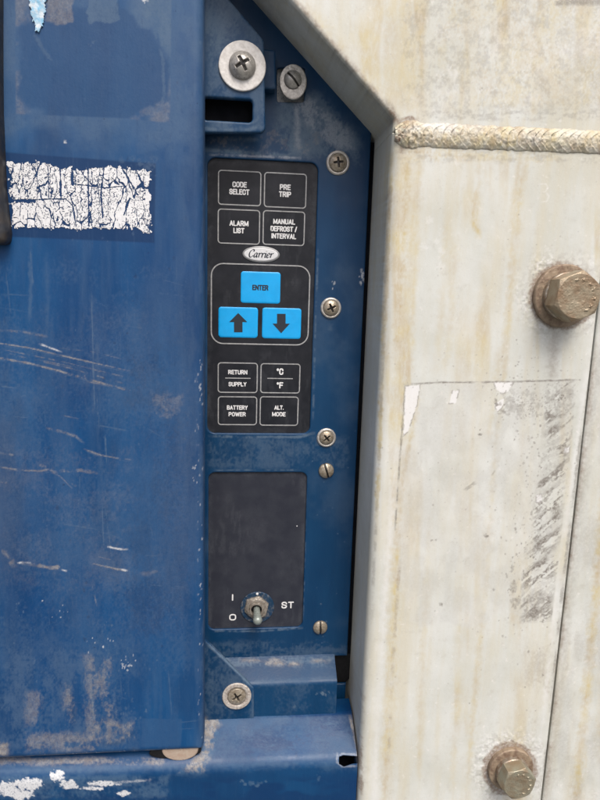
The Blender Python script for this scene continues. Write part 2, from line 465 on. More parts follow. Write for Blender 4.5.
# ------------------------------------------------------------------ wear painter: four masks at mesh points, in photo pixel coordinates
class Wear:
    def __init__(s, px, py):
        s.x, s.y = px, py
        s.w = np.zeros((len(px), 4))
    def add(s, ch, m, sel=None):
        if sel is None: s.w[:, ch] = np.maximum(s.w[:, ch], m)
        else: s.w[sel, ch] = np.maximum(s.w[sel, ch], m)
    def stroke(s, ch, P, wd, amt, seed=1, brk=0.45, grain=(0.12, 0.5)):
        P = np.array(P, float)
        sel = np.where((s.x > P[:, 0].min()-wd*3-4) & (s.x < P[:, 0].max()+wd*3+4) & (s.y > P[:, 1].min()-wd*3-4) & (s.y < P[:, 1].max()+wd*3+4))[0]
        if len(sel) == 0: return
        x, y = s.x[sel], s.y[sel]
        d = np.full(len(sel), 1e9); L = np.zeros(len(sel)); acc = 0
        for a, b in zip(P[:-1], P[1:]):
            e = b-a; l = np.hypot(*e)
            t = np.clip(((x-a[0])*e[0]+(y-a[1])*e[1])/(l*l), 0, 1)
            dd = np.hypot(x-a[0]-e[0]*t, y-a[1]-e[1]*t)
            L = np.where(dd < d, acc+t*l, L); d = np.minimum(d, dd); acc += l
        d = d + (fbm(x*0.3, y*0.3, seed, 3)-0.5)*wd*1.2
        k = vn(L*grain[0], L*0+seed*3.7, seed)*0.6 + fbm(x*grain[1], y*grain[1], seed+5, 3)*0.4
        end = sst(0, 0.08*acc+1, L)*sst(0, 0.08*acc+1, acc-L)
        m = sst(wd*1.25, wd*(0.3 if wd < 3 else -0.4), d)*sst(brk-0.14, brk+0.22, k)*(0.4+0.6*end)
        s.add(ch, m*amt, sel)
    def area(s, ch, sdfm, amt, ns=(0.05, 0.05), thr=0.5, soft=0.12, seed=3, o=5, edge=6.0):
        """noise patches with strength falling outside the region (sdfm in px, negative inside)"""
        d = sdfm(s.x, s.y)
        m = sst(edge, -edge, d)
        sel = np.where(m > 0.01)[0]
        if len(sel) == 0: return
        n = 0.62*fbm(s.x[sel]*ns[0], s.y[sel]*ns[1], seed, o) + 0.38*fbm(s.x[sel]*0.55, s.y[sel]*0.4, seed+50, 4)
        s.add(ch, amt*sst(thr-soft, thr+soft, n*(0.6+0.4*m[sel]) + 0.0)*m[sel], sel)
    def fill(s, ch, sdfm, amt, edge=0.8, rough=1.5, seed=4, fr=0.25):
        d = sdfm(s.x, s.y) + (fbm(s.x*fr, s.y*fr, seed, 4)-0.5)*2*rough
        s.add(ch, amt*sst(edge, -edge, d))
    def erase(s, ch, sdfm, keep=0.0, edge=0.8, rough=1.5, seed=4, fr=0.25):
        d = sdfm(s.x, s.y) + (fbm(s.x*fr, s.y*fr, seed, 4)-0.5)*2*rough
        m = sst(edge, -edge, d)
        s.w[:, ch] *= 1-m*(1-keep)
    def flecks(s, ch, cx, cy, rx, ry, n, r, amt, seed=1, stretch=1.0):
        g = np.random.default_rng(seed)
        for i in range(n):
            x, y = cx+g.normal()*rx*0.5, cy+g.normal()*ry*0.5
            rr = r*g.uniform(0.4, 1.3)
            sel = np.where((np.abs(s.x-x) < rr*3) & (np.abs(s.y-y) < rr*3*stretch))[0]
            if len(sel) == 0: continue
            d = np.hypot(s.x[sel]-x, (s.y[sel]-y)/stretch) + (fbm(s.x[sel]*0.6, s.y[sel]*0.6, seed+i, 2)-0.5)*rr*1.6
            s.add(ch, amt*g.uniform(0.5, 1)*sst(rr, rr*0.5, d), sel)
rr = lambda x0, x1, y0, y1, r=1.0, rot=0.0: s_rrect(x0, x1, y0, y1, r, rot)
el = s_ellipse

gm = simple('pale_concrete', (0.15, 0.155, 0.145), 0.85, 0, 0, 2.0, (0.12, 0.125, 0.115), 0.2, 40)
gme = bpy.data.meshes.new('ground')
gme.from_pydata([(-80, -80, 0), (80, -80, 0), (80, 80, 0), (-80, 80, 0)], [], [(0, 1, 2, 3)])
gme.materials.append(gm)
go = bpy.data.objects.new('ground', gme); COL.objects.link(go); go['kind'] = 'structure'  # unseen ground sheet, added to bounce light up under the frame

# depths of the main planes, metres in front of the control panel plate
DF, DD, DB, DL = 0.050, 0.045, 0.018, 0.047

# ================================================================== FRAME (off-white welded steel at the right)
frame = thing('welded_frame', 'weathered off-white welded steel frame with two hex bolts, right of the blue control panel', 'steel frame', at(470, 790, DF))
X0 = at(366.3, 340, 0.0)[0]                      # plane of the post's inner side
Xr = 0.5*(at(582, 450, DF)[0]+at(548, 730, DF)[0])   # right edge of the post
wl = [at(398, 134, DF), at(640, 144, DF)]        # weld centre line
zw = 0.5*(wl[0][2]+wl[1][2])
ZB, ZT = at(470, 930, DF)[2], at(470, -110, DF)[2]

def frame_wear(px, py, t):
    W = Wear(px, py)
    x, y = px, py
    # general yellow and tan runs
    run = fbm(x*0.05, y*0.004, 11, 4)
    W.add(0, 0.8*sst(0.5, 0.75, run)*sst(0.2, 0.7, fbm(x*0.02, y*0.012, 12, 3)))
    W.stroke(0, [(418, 150), (411, 250), (404, 400), (396, 600), (388, 800)], 7, 0.55, 3, 0.22, (0.02, 0.1))
    W.stroke(0, [(402, 160), (398, 260), (396, 330)], 5, 0.5, 4, 0.3, (0.03, 0.1))
    W.stroke(0, [(524, 120), (515, 200), (508, 330), (494, 470), (484, 600), (474, 700), (466, 800)], 5, 0.6, 5, 0.22, (0.03, 0.1))
    W.stroke(0, [(478, 190), (476, 220), (477, 236)], 4.5, 0.75, 6, 0.2)
    W.stroke(0, [(487, 520), (482, 600), (478, 660)], 5.5, 0.5, 16, 0.2, (0.03, 0.1))
    W.stroke(0, [(545, 0), (538, 60), (532, 120)], 6, 0.45, 7, 0.25, (0.03, 0.1))
    W.stroke(0, [(455, 30), (450, 90), (452, 122)], 8, 0.35, 8, 0.25, (0.03, 0.1))
    W.stroke(0, [(430, 520), (424, 640), (418, 780)], 5, 0.5, 9, 0.25, (0.03, 0.1))
    W.stroke(0, [(448, 210), (440, 330), (434, 380)], 6, 0.35, 19, 0.25, (0.03, 0.1))
    for i, (P, wd, a) in enumerate((([(408, 150), (404, 220), (400, 300), (396, 360)], 7, 1.0), ([(404, 148), (400, 190), (398, 230)], 9, .7), ([(404, 112), (416, 100), (422, 60)], 8, .6), ([(420, 150), (416, 230), (412, 320), (410, 378)], 5, .6), ([(528, 150), (520, 190), (516, 240), (508, 320), (500, 375)], 5, .7),
                                    ([(540, -10), (541, 30), (535, 70), (534, 118)], 8, .7), ([(402, 60), (412, 70), (418, 110)], 9, .7), ([(440, 40), (446, 80), (450, 118)], 12, .45), ([(476, 190), (473, 222), (480, 236)], 4, .95), ([(480, 150), (478, 200)], 5, .45),
                                    ([(398, 480), (392, 600), (384, 780)], 7, .6), ([(462, 560), (458, 680), (452, 790)], 6, .4), ([(455, 240), (452, 310), (446, 370)], 7, .4), ([(406, 30), (402, 70), (408, 112)], 6, .6), ([(500, 350), (494, 400), (488, 440)], 6, .55))):
        W.stroke(0, P, wd, a, 800+i, .18, (.02, .12))
    for P in ([(539, 184), (546, 184), (548, 188), (545, 192), (542, 192)], [(545, 192), (549, 196), (547, 201), (541, 202)]):
        W.stroke(2, P, 0.9, .55, 830, .2, (.2, .4))
    W.flecks(2, 455, 162, 5, 4, 6, 2.2, .7, 831); W.flecks(2, 440, 240, 18, 30, 8, 3.5, .35, 832); W.flecks(2, 500, 60, 160, 100, 60, 1.4, .5, 833); W.flecks(1, 500, 60, 160, 100, 40, .7, .6, 834)
    W.area(1, rr(556, 640, -30, 110), .22, (.05, .03), .5, .12, 835, 5, 14)
    W.stroke(3, [(556, 326), (553, 350), (552, 380)], 7, .30, 837, .3, (.03, .15)); W.stroke(3, [(508, 796), (505, 830)], 6, .3, 838, .3); W.stroke(1, [(556, 330), (553, 372), (552, 380)], 10, .30, 836, .2, (.03, .1))
    # dirt round the weld and along the diagonal edge, also painting its underside's shade
    W.stroke(1, [(262, -30), (300, 6), (345, 60), (400, 122)], 3.2, 0.85, 10, 0.2, (0.1, 0.3))
    W.stroke(3, [(290, -6), (345, 56), (398, 116)], 3.0, 0.55, 13, 0.42, (0.12, 0.3))
    W.stroke(0, [(300, 0), (350, 58), (402, 116)], 9, 0.5, 14, 0.35, (0.05, 0.2))
    W.stroke(1, [(384, 100), (396, 118), (402, 132), (400, 150)], 5, 0.9, 15, 0.25); W.stroke(3, [(390, 108), (398, 122), (402, 138), (401, 156)], 4.5, 0.8, 115, 0.3)
    W.area(0, rr(400, 560, 140, 164), .6, (.04, .1), .46, .12, 116, 4, 6); W.area(3, rr(398, 430, 116, 156), .4, (.12, .12), .5, .1, 117, 4, 6)
    W.stroke(3, [(400, 120), (412, 118), (416, 122)], 2.2, 0.8, 21, 0.3)
    W.area(1, rr(420, 640, 108, 122), 0.4, (0.1, 0.25), 0.5, 0.12, 20, 4, 5)
    W.area(1, rr(400, 640, 150, 164), 0.35, (0.1, 0.25), 0.52, 0.12, 22, 4, 6)
    W.area(1, rr(555, 640, -40, 6), 0.7, (0.08, 0.2), 0.42, 0.06, 23, 4, 3)
    W.area(0, rr(380, 640, -40, 110), 0.5, (0.03, 0.012), 0.5, 0.14, 24, 4, 10)
    W.area(1, rr(400, 640, -60, 115), 0.28, (0.15, 0.15), 0.55, 0.1, 25, 4, 10)
    W.area(2, rr(430, 640, 20, 115), 0.5, (0.06, 0.06), 0.58, 0.1, 26, 5, 10)
    # rounded inner corner worn whiter, brown tide line beside it
    W.stroke(2, [(398, 420), (388, 560), (378, 700), (374, 810)], 6, 0.5, 27, 0.25, (0.03, 0.15))
    W.stroke(0, [(404, 440), (397, 560), (388, 700), (384, 810)], 6, 0.9, 28, 0.2, (0.04, 0.15))
    W.stroke(0, [(394, 140), (385, 330), (380, 450), (377, 520)], 2.5, 0.8, 128, 0.3, (0.04, 0.15)); W.stroke(1, [(394, 140), (386, 300), (380, 450), (372, 620)], 1.5, 0.4, 129, 0.4)
    W.stroke(3, [(400, 560), (394, 640), (388, 760)], 2, 0.35, 29, 0.45)
    W.stroke(3, [(364, 700), (361, 760), (362, 800)], 2.4, 0.7, 30, 0.4)
    # label ghost: smoother, paler field with dirty edges
    lab0 = s_poly([(405, 384), (577, 380), (550, 624), (392, 640)])
    lab = lambda a_, b_: lab0(a_, b_) + 40*sst(520, 640, b_)*(fbm(a_*0.03, b_*0.01, 131, 3)-0.2)
    W.fill(2, lab, 0.15, 2.0, 2.0, 31)
    W.add(1, 0.13*sst(2, -2, lab(x, y))*sst(0.3, 0.6, fbm(x*0.08, y*0.05, 132, 5)))
    n2 = fbm(x*0.05, y*0.02, 32, 4)
    W.w[:, 2] *= 0.55+0.45*sst(0.35, 0.6, n2)
    W.w[:, 0] *= 1-0.45*sst(2, -2, lab(x, y))
    W.stroke(1, [(404, 384.5), (440, 382.5), (500, 382), (577, 380)], 1.1, 0.9, 33, 0.22, (0.1, 0.3))
    W.stroke(1, [(405, 386), (402, 430), (399, 470), (395, 530)], 1.1, 0.8, 34, 0.30, (0.1, 0.3))
    W.stroke(0, [(418, 388), (412, 430), (402, 480), (398, 560)], 5, 0.75, 35, 0.3, (0.05, 0.2))
    for P in ([(405, 386), (420, 385), (417, 405), (408, 432), (403, 436)], [(452, 391), (459, 390), (456, 403), (449, 404)], [(494, 382), (514, 382), (508, 391), (502, 394), (495, 388)], [(494, 404), (504, 398), (502, 408), (497, 412)], [(536, 495), (542, 494), (542, 503), (536, 503)], [(564, 448), (570, 446), (569, 453), (564, 453)]):
        q = s_poly(P)
        W.erase(0, q, 0.1, 0.7, 0.7, 36, 0.5); W.erase(1, q, 0.0, 0.7, 0.7, 36, 0.5)
        W.fill(2, q, 1.0, 0.6, 0.7, 36, 0.5)
        dd = np.abs(q(x, y)+ (fbm(x*0.5, y*0.5, 36, 4)-0.5)*1.4)
        W.add(1, 0.65*sst(1.0, 0.3, dd)*(fbm(x*0.2, y*0.2, 37, 2) > 0.42))
    W.flecks(1, 503, 406, 8, 8, 10, 2.2, 0.9, 38)
    W.flecks(1, 530, 402, 30, 14, 120, 0.8, 0.8, 39)
    W.flecks(1, 470, 490, 110, 200, 90, 0.8, 0.8, 40); W.flecks(1, 535, 420, 50, 60, 120, 0.9, 0.8, 240); W.flecks(1, 525, 520, 30, 160, 140, 1.0, 0.75, 241, 1.4)
    for q in ((432, 540), (486, 536), (480, 434), (441, 604), (508, 590)):
        W.flecks(1, q[0], q[1], 2.5, 1.2, 5, 1.4, 1.0, 41+int(q[0]))
    W.stroke(1, [(464, 490), (475, 482)], 1.3, 0.6, 43, 0.35); W.stroke(1, [(466, 490), (477, 483)], 1.0, 0.6, 44, 0.35); W.stroke(1, [(492, 475), (500, 464)], 1.3, 0.6, 45, 0.35)
    # scoured diagonal marks down the right side of the label
    band = s_poly([(548, 384), (577, 380), (551, 621), (520, 623), (522, 570), (534, 500)])
    u = (x*0.76-y*0.65); v = (x*0.65+y*0.76)
    n = 0.45*fbm(u*0.03, v*0.13, 46, 4) + 0.3*fbm(u*0.09, v*0.5, 146, 4) + 0.25*fbm(x*0.6, y*0.6, 47, 3)
    mb = sst(7, -7, band(x, y)+(fbm(x*0.08, y*0.08, 48, 3)-0.5)*16)*(band(x, y) < 1.0)
    W.add(1, (0.25+0.75*sst(0.35, 0.65, fbm(u*0.05, v*0.2, 147, 4)))*sst(0.458, 0.53, n+0.03*mb)*mb)
    W.area(1, rr(543, 577, 383, 420), .55, (.06, .1), .47, .1, 250, 5, 8); W.area(1, s_poly([(523, 590), (550, 588), (547, 622), (520, 624)]), .75, (.12, .12), .50, .06, 251, 5, 6); W.area(1, rr(500, 545, 388, 420), .5, (.15, .15), .5, .07, 252, 5, 10)
    W.flecks(1, 540, 470, 40, 190, 220, .7, .8, 253, 1.2); W.flecks(1, 452, 450, 80, 130, 60, .6, .7, 254)
    W.flecks(1, 512, 590, 5, 22, 16, 2.2, 0.7, 49, 1.6)
    # corrosion and rust halo round the bolts
    for bx, by, br in ((563, 296, 33), (510, 769, 27)):
        dd = np.hypot(x-bx, y-by)-br
        W.add(3, 0.75*sst(2.5, -1, dd+(fbm(x*0.25, y*0.25, 50, 4)-0.5)*6))
        W.add(1, 0.28*sst(22, 0, dd)*sst(0.45, 0.6, fbm(x*0.3, y*0.3, 51, 4)))
        W.add(2, 0.55*sst(26, 2, dd)*sst(0.5, 0.62, fbm(x*0.4, y*0.4, 52, 4))*sst(0.42, 0.6, fbm(x*0.035, y*0.035, 161, 3)))
        W.add(3, 0.12*sst(12, 0, dd)*sst(0.45, 0.65, fbm(x*0.12, y*0.06, 152, 4)))
    # right edge
    W.stroke(1, [(600, 330), (583, 420), (566, 560), (541, 800)], 2.0, 0.6, 53, 0.4, (0.06, 0.2))
    W.stroke(2, [(590, 350), (573, 470), (556, 600), (536, 780)], 4, 0.5, 54, 0.3, (0.04, 0.2))
    W.area(3, rr(520, 575, 640, 820), 0.22, (0.06, 0.03), 0.5, 0.12, 55, 4, 12)
    W.flecks(1, 480, 300, 200, 400, 120, 0.7, 0.5, 56)
    return W.w
def frame_relief(x, z, px, py, t):
    h = (fbm(px*0.03, py*0.02, 60, 3)-0.5)*0.0006
    for bx, by, br in ((563, 296, 33), (510, 769, 27)):
        dd = np.hypot(px-bx, py-by)-br
        h = h + 0.0003*sst(22, 0, dd)*sst(-8, 0, dd)*sst(0.45, 0.65, fbm(px*0.30, py*0.30, 61, 5))*sst(0.42, 0.6, fbm(px*0.035, py*0.035, 161, 3))
    return h*sst(0, 0.006, t)
SPF = 0.00052
post_poly = [(X0, zw-0.0001), (X0, ZB), (Xr, ZB), (Xr, zw-0.0001)]
def Rpost(px, py):
    a = sst(470, 440, px)*sst(118, 170, py)
    return 0.0008 + 0.0062*a
hf('post', s_poly(post_poly), boxof(post_poly, 0.001), SPF, DF, -0.05, M['frame'], frame, Rpost, frame_relief, frame_wear, 8)
dA, dB_ = XZ(290, 0, DF), XZ(396, 121, DF)       # diagonal front edge
sl_ = (dB_[1]-dA[1])/(dB_[0]-dA[0])
zc = dB_[1]+(X0-dB_[0])*sl_
xt = dA[0]+(ZT-dA[1])/sl_
XR2 = at(760, 100, DF)[0]
plate_poly = [(X0, zw+0.0001), (X0, zc), (xt, ZT), (XR2, ZT), (XR2, zw+0.0001)]
def Rplate(px, py):
    return 0.0008 + 0.0016*sst(30, 0, px-(290+(py)*0.876)+6)
hf('corner_plate', s_poly(plate_poly), boxof(plate_poly, 0.001), SPF, DF, -0.05, M['frame'], frame, Rplate, frame_relief, frame_wear, 8)

# weld bead with overlapping crescents
def weld():
    L0, L1 = X0+0.001, XR2
    nu, nv = 900, 44
    u = np.linspace(0, 1, nu)[:, None]; v = np.linspace(-1, 1, nv)[None, :]
    X = L0+(L1-L0)*u
    zl = wl[0][2]+(wl[1][2]-wl[0][2])*(X-wl[0][0])/(wl[1][0]-wl[0][0])
    s = (X-L0)*1000                                   # mm along
    hw = 0.0082*(1+0.10*(vn(s*0.10, s*0+3, 5)-0.5)+0.05*(vn(s*0.5, s*0+9, 6)-0.5))
    blob = np.exp(-((s-9)/7.0)**2)
    hw = hw*(0.92+0.20*blob)*(0.55+0.45*sst(-1.0, 7, s))*(1+0.16*(fbm(s*0.35, s*0+7, 93, 3)-0.5))
    ph = (s + 5*vn(s*0.07, s*0+1, 88) + 8.5*(1-v*v)**1.0 + 1.6*(vn(s*0.2, v*1.5+4, 8)-0.5))/(5.6)
    cell = np.floor(ph); fr = ph-cell
    fr = np.clip(fr+0.25*(fbm(s*0.9, v*3+s*0, 90, 3)-.5), 0, 1)
    amp = (0.5+0.8*vn(cell*1.37, cell*0+2, 9))
    rip = (fr**1.5 - 0.4)*0.0010*amp*(0.25+0.9*vn(s*0.05, v*0.8, 89))
    hgt = (0.0029+0.0008*blob)*np.maximum(1-v*v, 0)**0.62 + rip*(1-v**2)*(1-0.75*blob) + (fbm(s*0.6, v*4+s*0, 10, 4)-0.5)*0.0012*(1-v**4)*(1+1.3*blob)
    Z = zl + v*hw
    Y = -DF + 0.0005 - hgt
    V = np.stack([X+0*v, Y, Z], -1).reshape(-1, 3)
    idx = np.arange(nu*nv).reshape(nu, nv)
    Q = np.stack([idx[:-1, :-1], idx[1:, :-1], idx[1:, 1:], idx[:-1, 1:]], -1).reshape(-1, 4)
    px, py = proj(V)
    W = np.zeros((len(V), 4))
    vv = (0*u+v).ravel(); frr = fr.ravel()
    W[:, 0] = 0.25+0.6*sst(0.38, 0.65, fbm(px*0.03, py*0.05, 62, 4))
    W[:, 1] = 0.55*sst(0.82, 1.0, np.abs(vv)) + 0.5*sst(0.25, 0.0, frr)*sst(0.3, 0.6, vn(px*0.06, py*0.1, 64))
    W[:, 2] = 0.35*sst(0.5, 0.65, fbm(px*0.12, py*0.12, 63, 4))
    W[:, 3] = 0.85*np.exp(-((px-399)/9.0)**2)*sst(0.35, 0.55, fbm(px*0.2, py*0.2, 65, 3)) + 0.35*sst(0.52, 0.7, fbm(px*0.15, py*0.15, 66, 4))
    link('weld_bead', V, Q, M['frame'], frame, W)
weld()

def hex_bolt(wx, wy, wr_px, af, fx, fy, rot, seed, face_mat, label=None):
    """washer centred at photo point (wx,wy) on the frame, head leaning nowhere: axis straight out of the plate"""
    cx, cz = XZ(wx, wy, DF+0.002)
    R = wr_px*sc_(DF)
    o = None
    hc = s_hex(cx, cz, af, rot)
    d_head0 = DF+0.0078
    d_head = DF+0.0215*af/0.030
    rc = af/2*0.97
    g = np.random.default_rng(seed)
    marks = []
    for k in range(7):                           # raised maker's strokes round the rim of the head
        a = RAD(-60+k*27+g.uniform(-6, 6))
        r0 = rc*0.74
        c_ = (cx+r0*math.cos(a), cz+r0*math.sin(a))
        for j in range(2):
            b = a+g.uniform(-0.9, 0.9)+j*1.3
            l = af*0.035
            marks.append(s_cap(c_[0]-l*math.cos(b), c_[1]-l*math.sin(b), c_[0]+l*math.cos(b), c_[1]+l*math.sin(b), 0.00028))
    def hh(x, z, px, py, t):
        r = np.hypot(x-cx, z-cz)
        h = -np.maximum(r-rc, 0)*0.6 - 0.0003*sst(rc*0.45, rc*0.2, r)
        for m in marks: h = h+0.00035*sst(0.0002, -0.0001, m(x, z))
        return h + (fbm(x*900, z*900, seed, 4)-0.5)*0.00035
    head = hf('hex_bolt', hc, (cx-af*0.6, cx+af*0.6, cz-af*0.6, cz+af*0.6), 0.00022, d_head, d_head0, face_mat, frame, 0.0003, hh)
    if label: head['label'] = label
    def wv(x, z, px, py, t): return (fbm(x*700, z*700, seed+3, 4)-0.5)*0.0005
    hf('washer', s_ring(cx, cz, af*0.28, R), (cx-R*1.05, cx+R*1.05, cz-R*1.05, cz+R*1.05), 0.0004, DF+0.0038, DF-0.001, M['bolt_washer'], head, 0.001, wv)
    r2 = min(R*0.86, af*0.54)
    hf('spring_washer', s_ring(cx, cz, af*0.28, r2), (cx-r2*1.05, cx+r2*1.05, cz-r2*1.05, cz+r2*1.05), 0.0004, d_head0+0.0001, DF+0.0036, M['spring'], head, 0.0009, wv)
    return head
hex_bolt(563.5, 296, 32, 0.0290, 579, 298, RAD(22), 5, M['bolt'], 'rusty brown hex bolt high on the post')
hex_bolt(510.5, 769, 27.5, 0.0240, 521, 789, RAD(12), 8, M['bolt_face'], 'smaller grey-green hex bolt low on the post')

# ------------------------------------------------------------------ the sheet beyond the post
side = thing('side_sheet', 'pale grey steel sheet with yellow stain, along the right edge of the bolted post', 'steel sheet', at(600, 790, 0.046))
ss = [(Xr+0.0049, ZB), (Xr+0.16, ZB), (Xr+0.16, zw-0.0006), (Xr+0.0049, zw-0.0006)]
def side_wear(px, py, t):
    W = Wear(px, py)
    W.stroke(0, [(606, 480), (596, 600), (584, 720), (574, 820)], 7, 0.95, 71, 0.2, (0.03, 0.1))
    W.stroke(0, [(620, 480), (612, 600), (600, 760)], 10, 0.5, 74, 0.2, (0.03, 0.1))
    W.add(1, 0.25*sst(0.4, 0.7, fbm(px*0.05, py*0.02, 72, 4)))
    W.stroke(3, [(596, 340), (588, 420), (570, 560), (545, 800)], 4, 0.6, 73, 0.35, (0.05, 0.2))
    W.stroke(1, [(604, 330), (592, 420), (574, 560), (550, 800)], 7, 0.35, 75, 0.3, (0.05, 0.2))
    return W.w
hf('sheet', s_poly(ss), boxof(ss, 0.001), 0.0009, 0.0445, 0.038, M['frame'], side, 0.0008, lambda x, z, px, py, t: (fbm(px*0.02, py*0.01, 70, 3)-0.5)*0.001, side_wear)

bs = [(Xr-0.02, ZB), (Xr+0.16, ZB), (Xr+0.16, zw-0.0006), (Xr-0.02, zw-0.0006)]
hf('seam_shade_backing', s_poly(bs), boxof(bs, 0.001), 0.01, 0.030, 0.025, M['black'], side)  # black backing added so the seam gap reads dark

# ================================================================== CONTROL PANEL
panel = thing('control_panel', 'dark blue recessed control panel with black keypad, cyan keys and a toggle switch', 'control panel', at(275, 700, 0))
kx0, kx1 = at(207.3, 300, 0)[0], at(314.0, 300, 0)[0]
kz1, kz0 = at(262, 160, 0)[2], at(262, 433.5, 0)[2]
px0, px1 = at(208.3, 550, 0)[0], at(304.8, 550, 0)[0]
pz1, pz0 = at(256, 472.5, 0)[2], at(256, 628.5, 0)[2]
key_hole = s_rrect(kx0, kx1, kz0, kz1, 0.0058)
sw_hole = s_rrect(px0, px1, pz0, pz1, 0.0050)
a1, a2 = XZ(369.0, 160, 0), XZ(346.5, 690, 0)
XP = (a1[0]+a2[0])/2
nz1, nz0 = at(340, 656, 0)[2], at(340, 684, 0)[2]
nx = at(331, 670, 0)[0]
xl = at(150, 400, 0)[0]
zt, zb = at(250, -80, 0)[2], at(280, 735, 0)[2]
kq = dict(zip('ab', (XZ(392, 150, 0), XZ(250, -30, 0))))
pan_poly = [(xl, zb), (XP, zb), (XP, nz0), (nx, nz0), (nx, nz1), (XP, nz1), (XP, kq['a'][1]+0.004), (XP-0.1, kq['a'][1]+0.115), (XP-0.1, zt), (xl, zt)]
pan_poly = [(xl, zb), (XP, zb), (XP, nz0), (nx, nz0), (nx, nz1), (XP, nz1), (XP, zt), (xl, zt)]
rec = pts([(277, 68), (305, 68), (304, 102), (277, 102)], 0)
rec_hole = s_poly(rec, 0.0015)
def panel_wear(px, py, t):
    W = Wear(px, py)
    x, y = px, py
    W.add(0, 0.2*sst(0.5, 0.8, fbm(x*0.02, y*0.02, 81, 5)))
    W.area(0, s_poly([(278, 98), (320, 92), (362, 140), (360, 165), (318, 158), (290, 158), (275, 125)]), 0.9, (0.07, 0.05), 0.40, 0.14, 82, 5, 9)
    W.stroke(0, [(296, 104), (298, 120), (296, 135), (299, 154)], 5, 0.9, 83, 0.25); W.stroke(3, [(295, 103), (298, 118), (297, 135), (299, 150)], 4, 0.30, 183, 0.3)
    W.area(3, s_poly([(284, 98), (312, 96), (350, 130), (356, 150), (330, 150), (300, 120)]), .26, (0.1, 0.06), .46, .12, 184, 5, 8); W.stroke(3, [(210, 155), (250, 156), (300, 158)], 1.5, .3, 185, .4)
    W.stroke(0, [(310, 100), (306, 112)], 4, 0.8, 84, 0.3)
    W.area(1, rr(205, 325, 128, 158), 0.22, (0.12, 0.12), 0.58, 0.08, 85, 4, 6)
    W.stroke(0, [(206, 150), (250, 153), (318, 157)], 2.5, 0.7, 86, 0.35)
    W.stroke(0, [(210, 139), (262, 139)], 3, 0.7, 87, 0.4)
    # worn cut-out rims
    for hole, sd in ((key_hole, 88), (sw_hole, 89)):
        P = np.stack([np.interp(0, [0, 1], [0, 0])+px*0, px*0, px*0], 1)
    W.stroke(0, [(209, 436), (240, 437), (300, 437), (314, 433)], 1.6, 0.75, 90, 0.3, (0.2, 0.5))
    W.stroke(0, [(318, 250), (315, 340), (313, 420)], 1.2, 0.6, 91, 0.45, (0.3, 0.5))
    W.stroke(0, [(212, 470.5), (240, 470), (300, 470)], 1.0, 0.6, 92, 0.45, (0.3, 0.5))
    W.stroke(0, [(210, 631), (260, 631), (302, 628)], 1.2, 0.7, 93, 0.35, (0.3, 0.5))
    W.stroke(0, [(306, 490), (305, 560), (303, 620)], 1.0, 0.5, 94, 0.5, (0.3, 0.5))
    # chipped right edge
    W.stroke(3, [(371, 180), (366, 300), (361, 420), (356, 540), (351, 660)], 1.2, 0.75, 95, 0.62, (0.4, 0.8))
    W.flecks(3, 362, 275, 3, 10, 8, 1.3, 0.7, 96, 1.8)
    W.flecks(3, 333, 286, 3, 5, 4, 0.9, 0.8, 97, 2)
    W.flecks(0, 326, 560, 40, 180, 40, 0.8, 0.7, 98)
    W.stroke(0, [(333, 322), (329, 331)], 5, 0.35, 99, 0.3)
    W.area(0, rr(205, 350, 640, 664), 0.35, (0.05, 0.2), 0.5, 0.12, 100, 4, 6)
    W.area(0, rr(205, 350, 436, 470), 0.35, (0.06, 0.06), 0.5, 0.14, 101, 4, 6)
    return W.w
hf('panel_plate', s_sub(s_poly(pan_poly), key_hole, sw_hole, rec_hole), boxof(pan_poly, 0.001), 0.00055, 0.0, -0.0022, M['panel'], panel, 0.0006,
   lambda x, z, px, py, t: (fbm(px*0.02, py*0.015, 80, 3)-0.5)*0.0008*sst(0, 0.004, t), panel_wear)
# return flange of the panel and the dark inside of the housing behind it
bk = [(xl-0.2, zb-0.16), (X0+0.03, zb-0.16), (X0+0.03, ZT), (xl-0.2, ZT)]
hf('housing_back', s_poly(bk), boxof(bk, 0.001), 0.02, -0.040, -0.045, M['void'], panel)

DK = -0.0016                                        # keypad sits just inside the cut-out
kp = s_rrect(kx0-0.003, kx1+0.003, kz0-0.003, kz1+0.003, 0.006)
def film_wear(box):
    def f(px, py, t):
        x0_, x1_, y0_, y1_ = box
        e = np.minimum(np.minimum(px-x0_, x1_-px), np.minimum(py-y0_, (y1_-py)*0.6))
        w_ = 0.55*sst(7, 0, e+(fbm(px*0.15, py*0.15, 900, 3)-.5)*6)*sst(.35, .6, fbm(px*.1, py*.1, 901, 4))
        w_ = w_+0.28*sst(.5, .75, fbm(px*.035, py*.03, 902, 5))+.3*sst(.58, .66, fbm(px*.3, py*.06, 903, 3))*sst(.5, .6, fbm(px*.03, py*.03, 904, 3))
        return np.stack([0.65*w_, 0*px, 0*px, 0*px], 1)
    return f
sl_poly = [(XP-0.003, nz1), (X0-0.0002, nz1), (X0-0.0002, zc-0.002), (XP-0.003, zc-0.002)]
hf('gap_shade_strip', s_poly(sl_poly), boxof(sl_poly, 0.001), 0.002, -0.0032, -0.012, M['void'], panel)  # near-black strip filling the panel gap, its shade put in as colour
keypad = hf('keypad', kp, (kx0-0.004, kx1+0.004, kz0-0.004, kz1+0.004), 0.0008, DK, DK-0.002, M['keypad'], panel, 0.0003, None, film_wear((208, 316, 160, 434)))
keypad['label'] = 'black membrane keypad with outlined keys'
def pxbox(x0, x1, y0, y1, d):
    ym, xm = (y0+y1)/2, (x0+x1)/2
    return at(x0, ym, d)[0], at(x1, ym, d)[0], at(xm, y1, d)[2], at(xm, y0, d)[2]
K1 = DK+0.00005
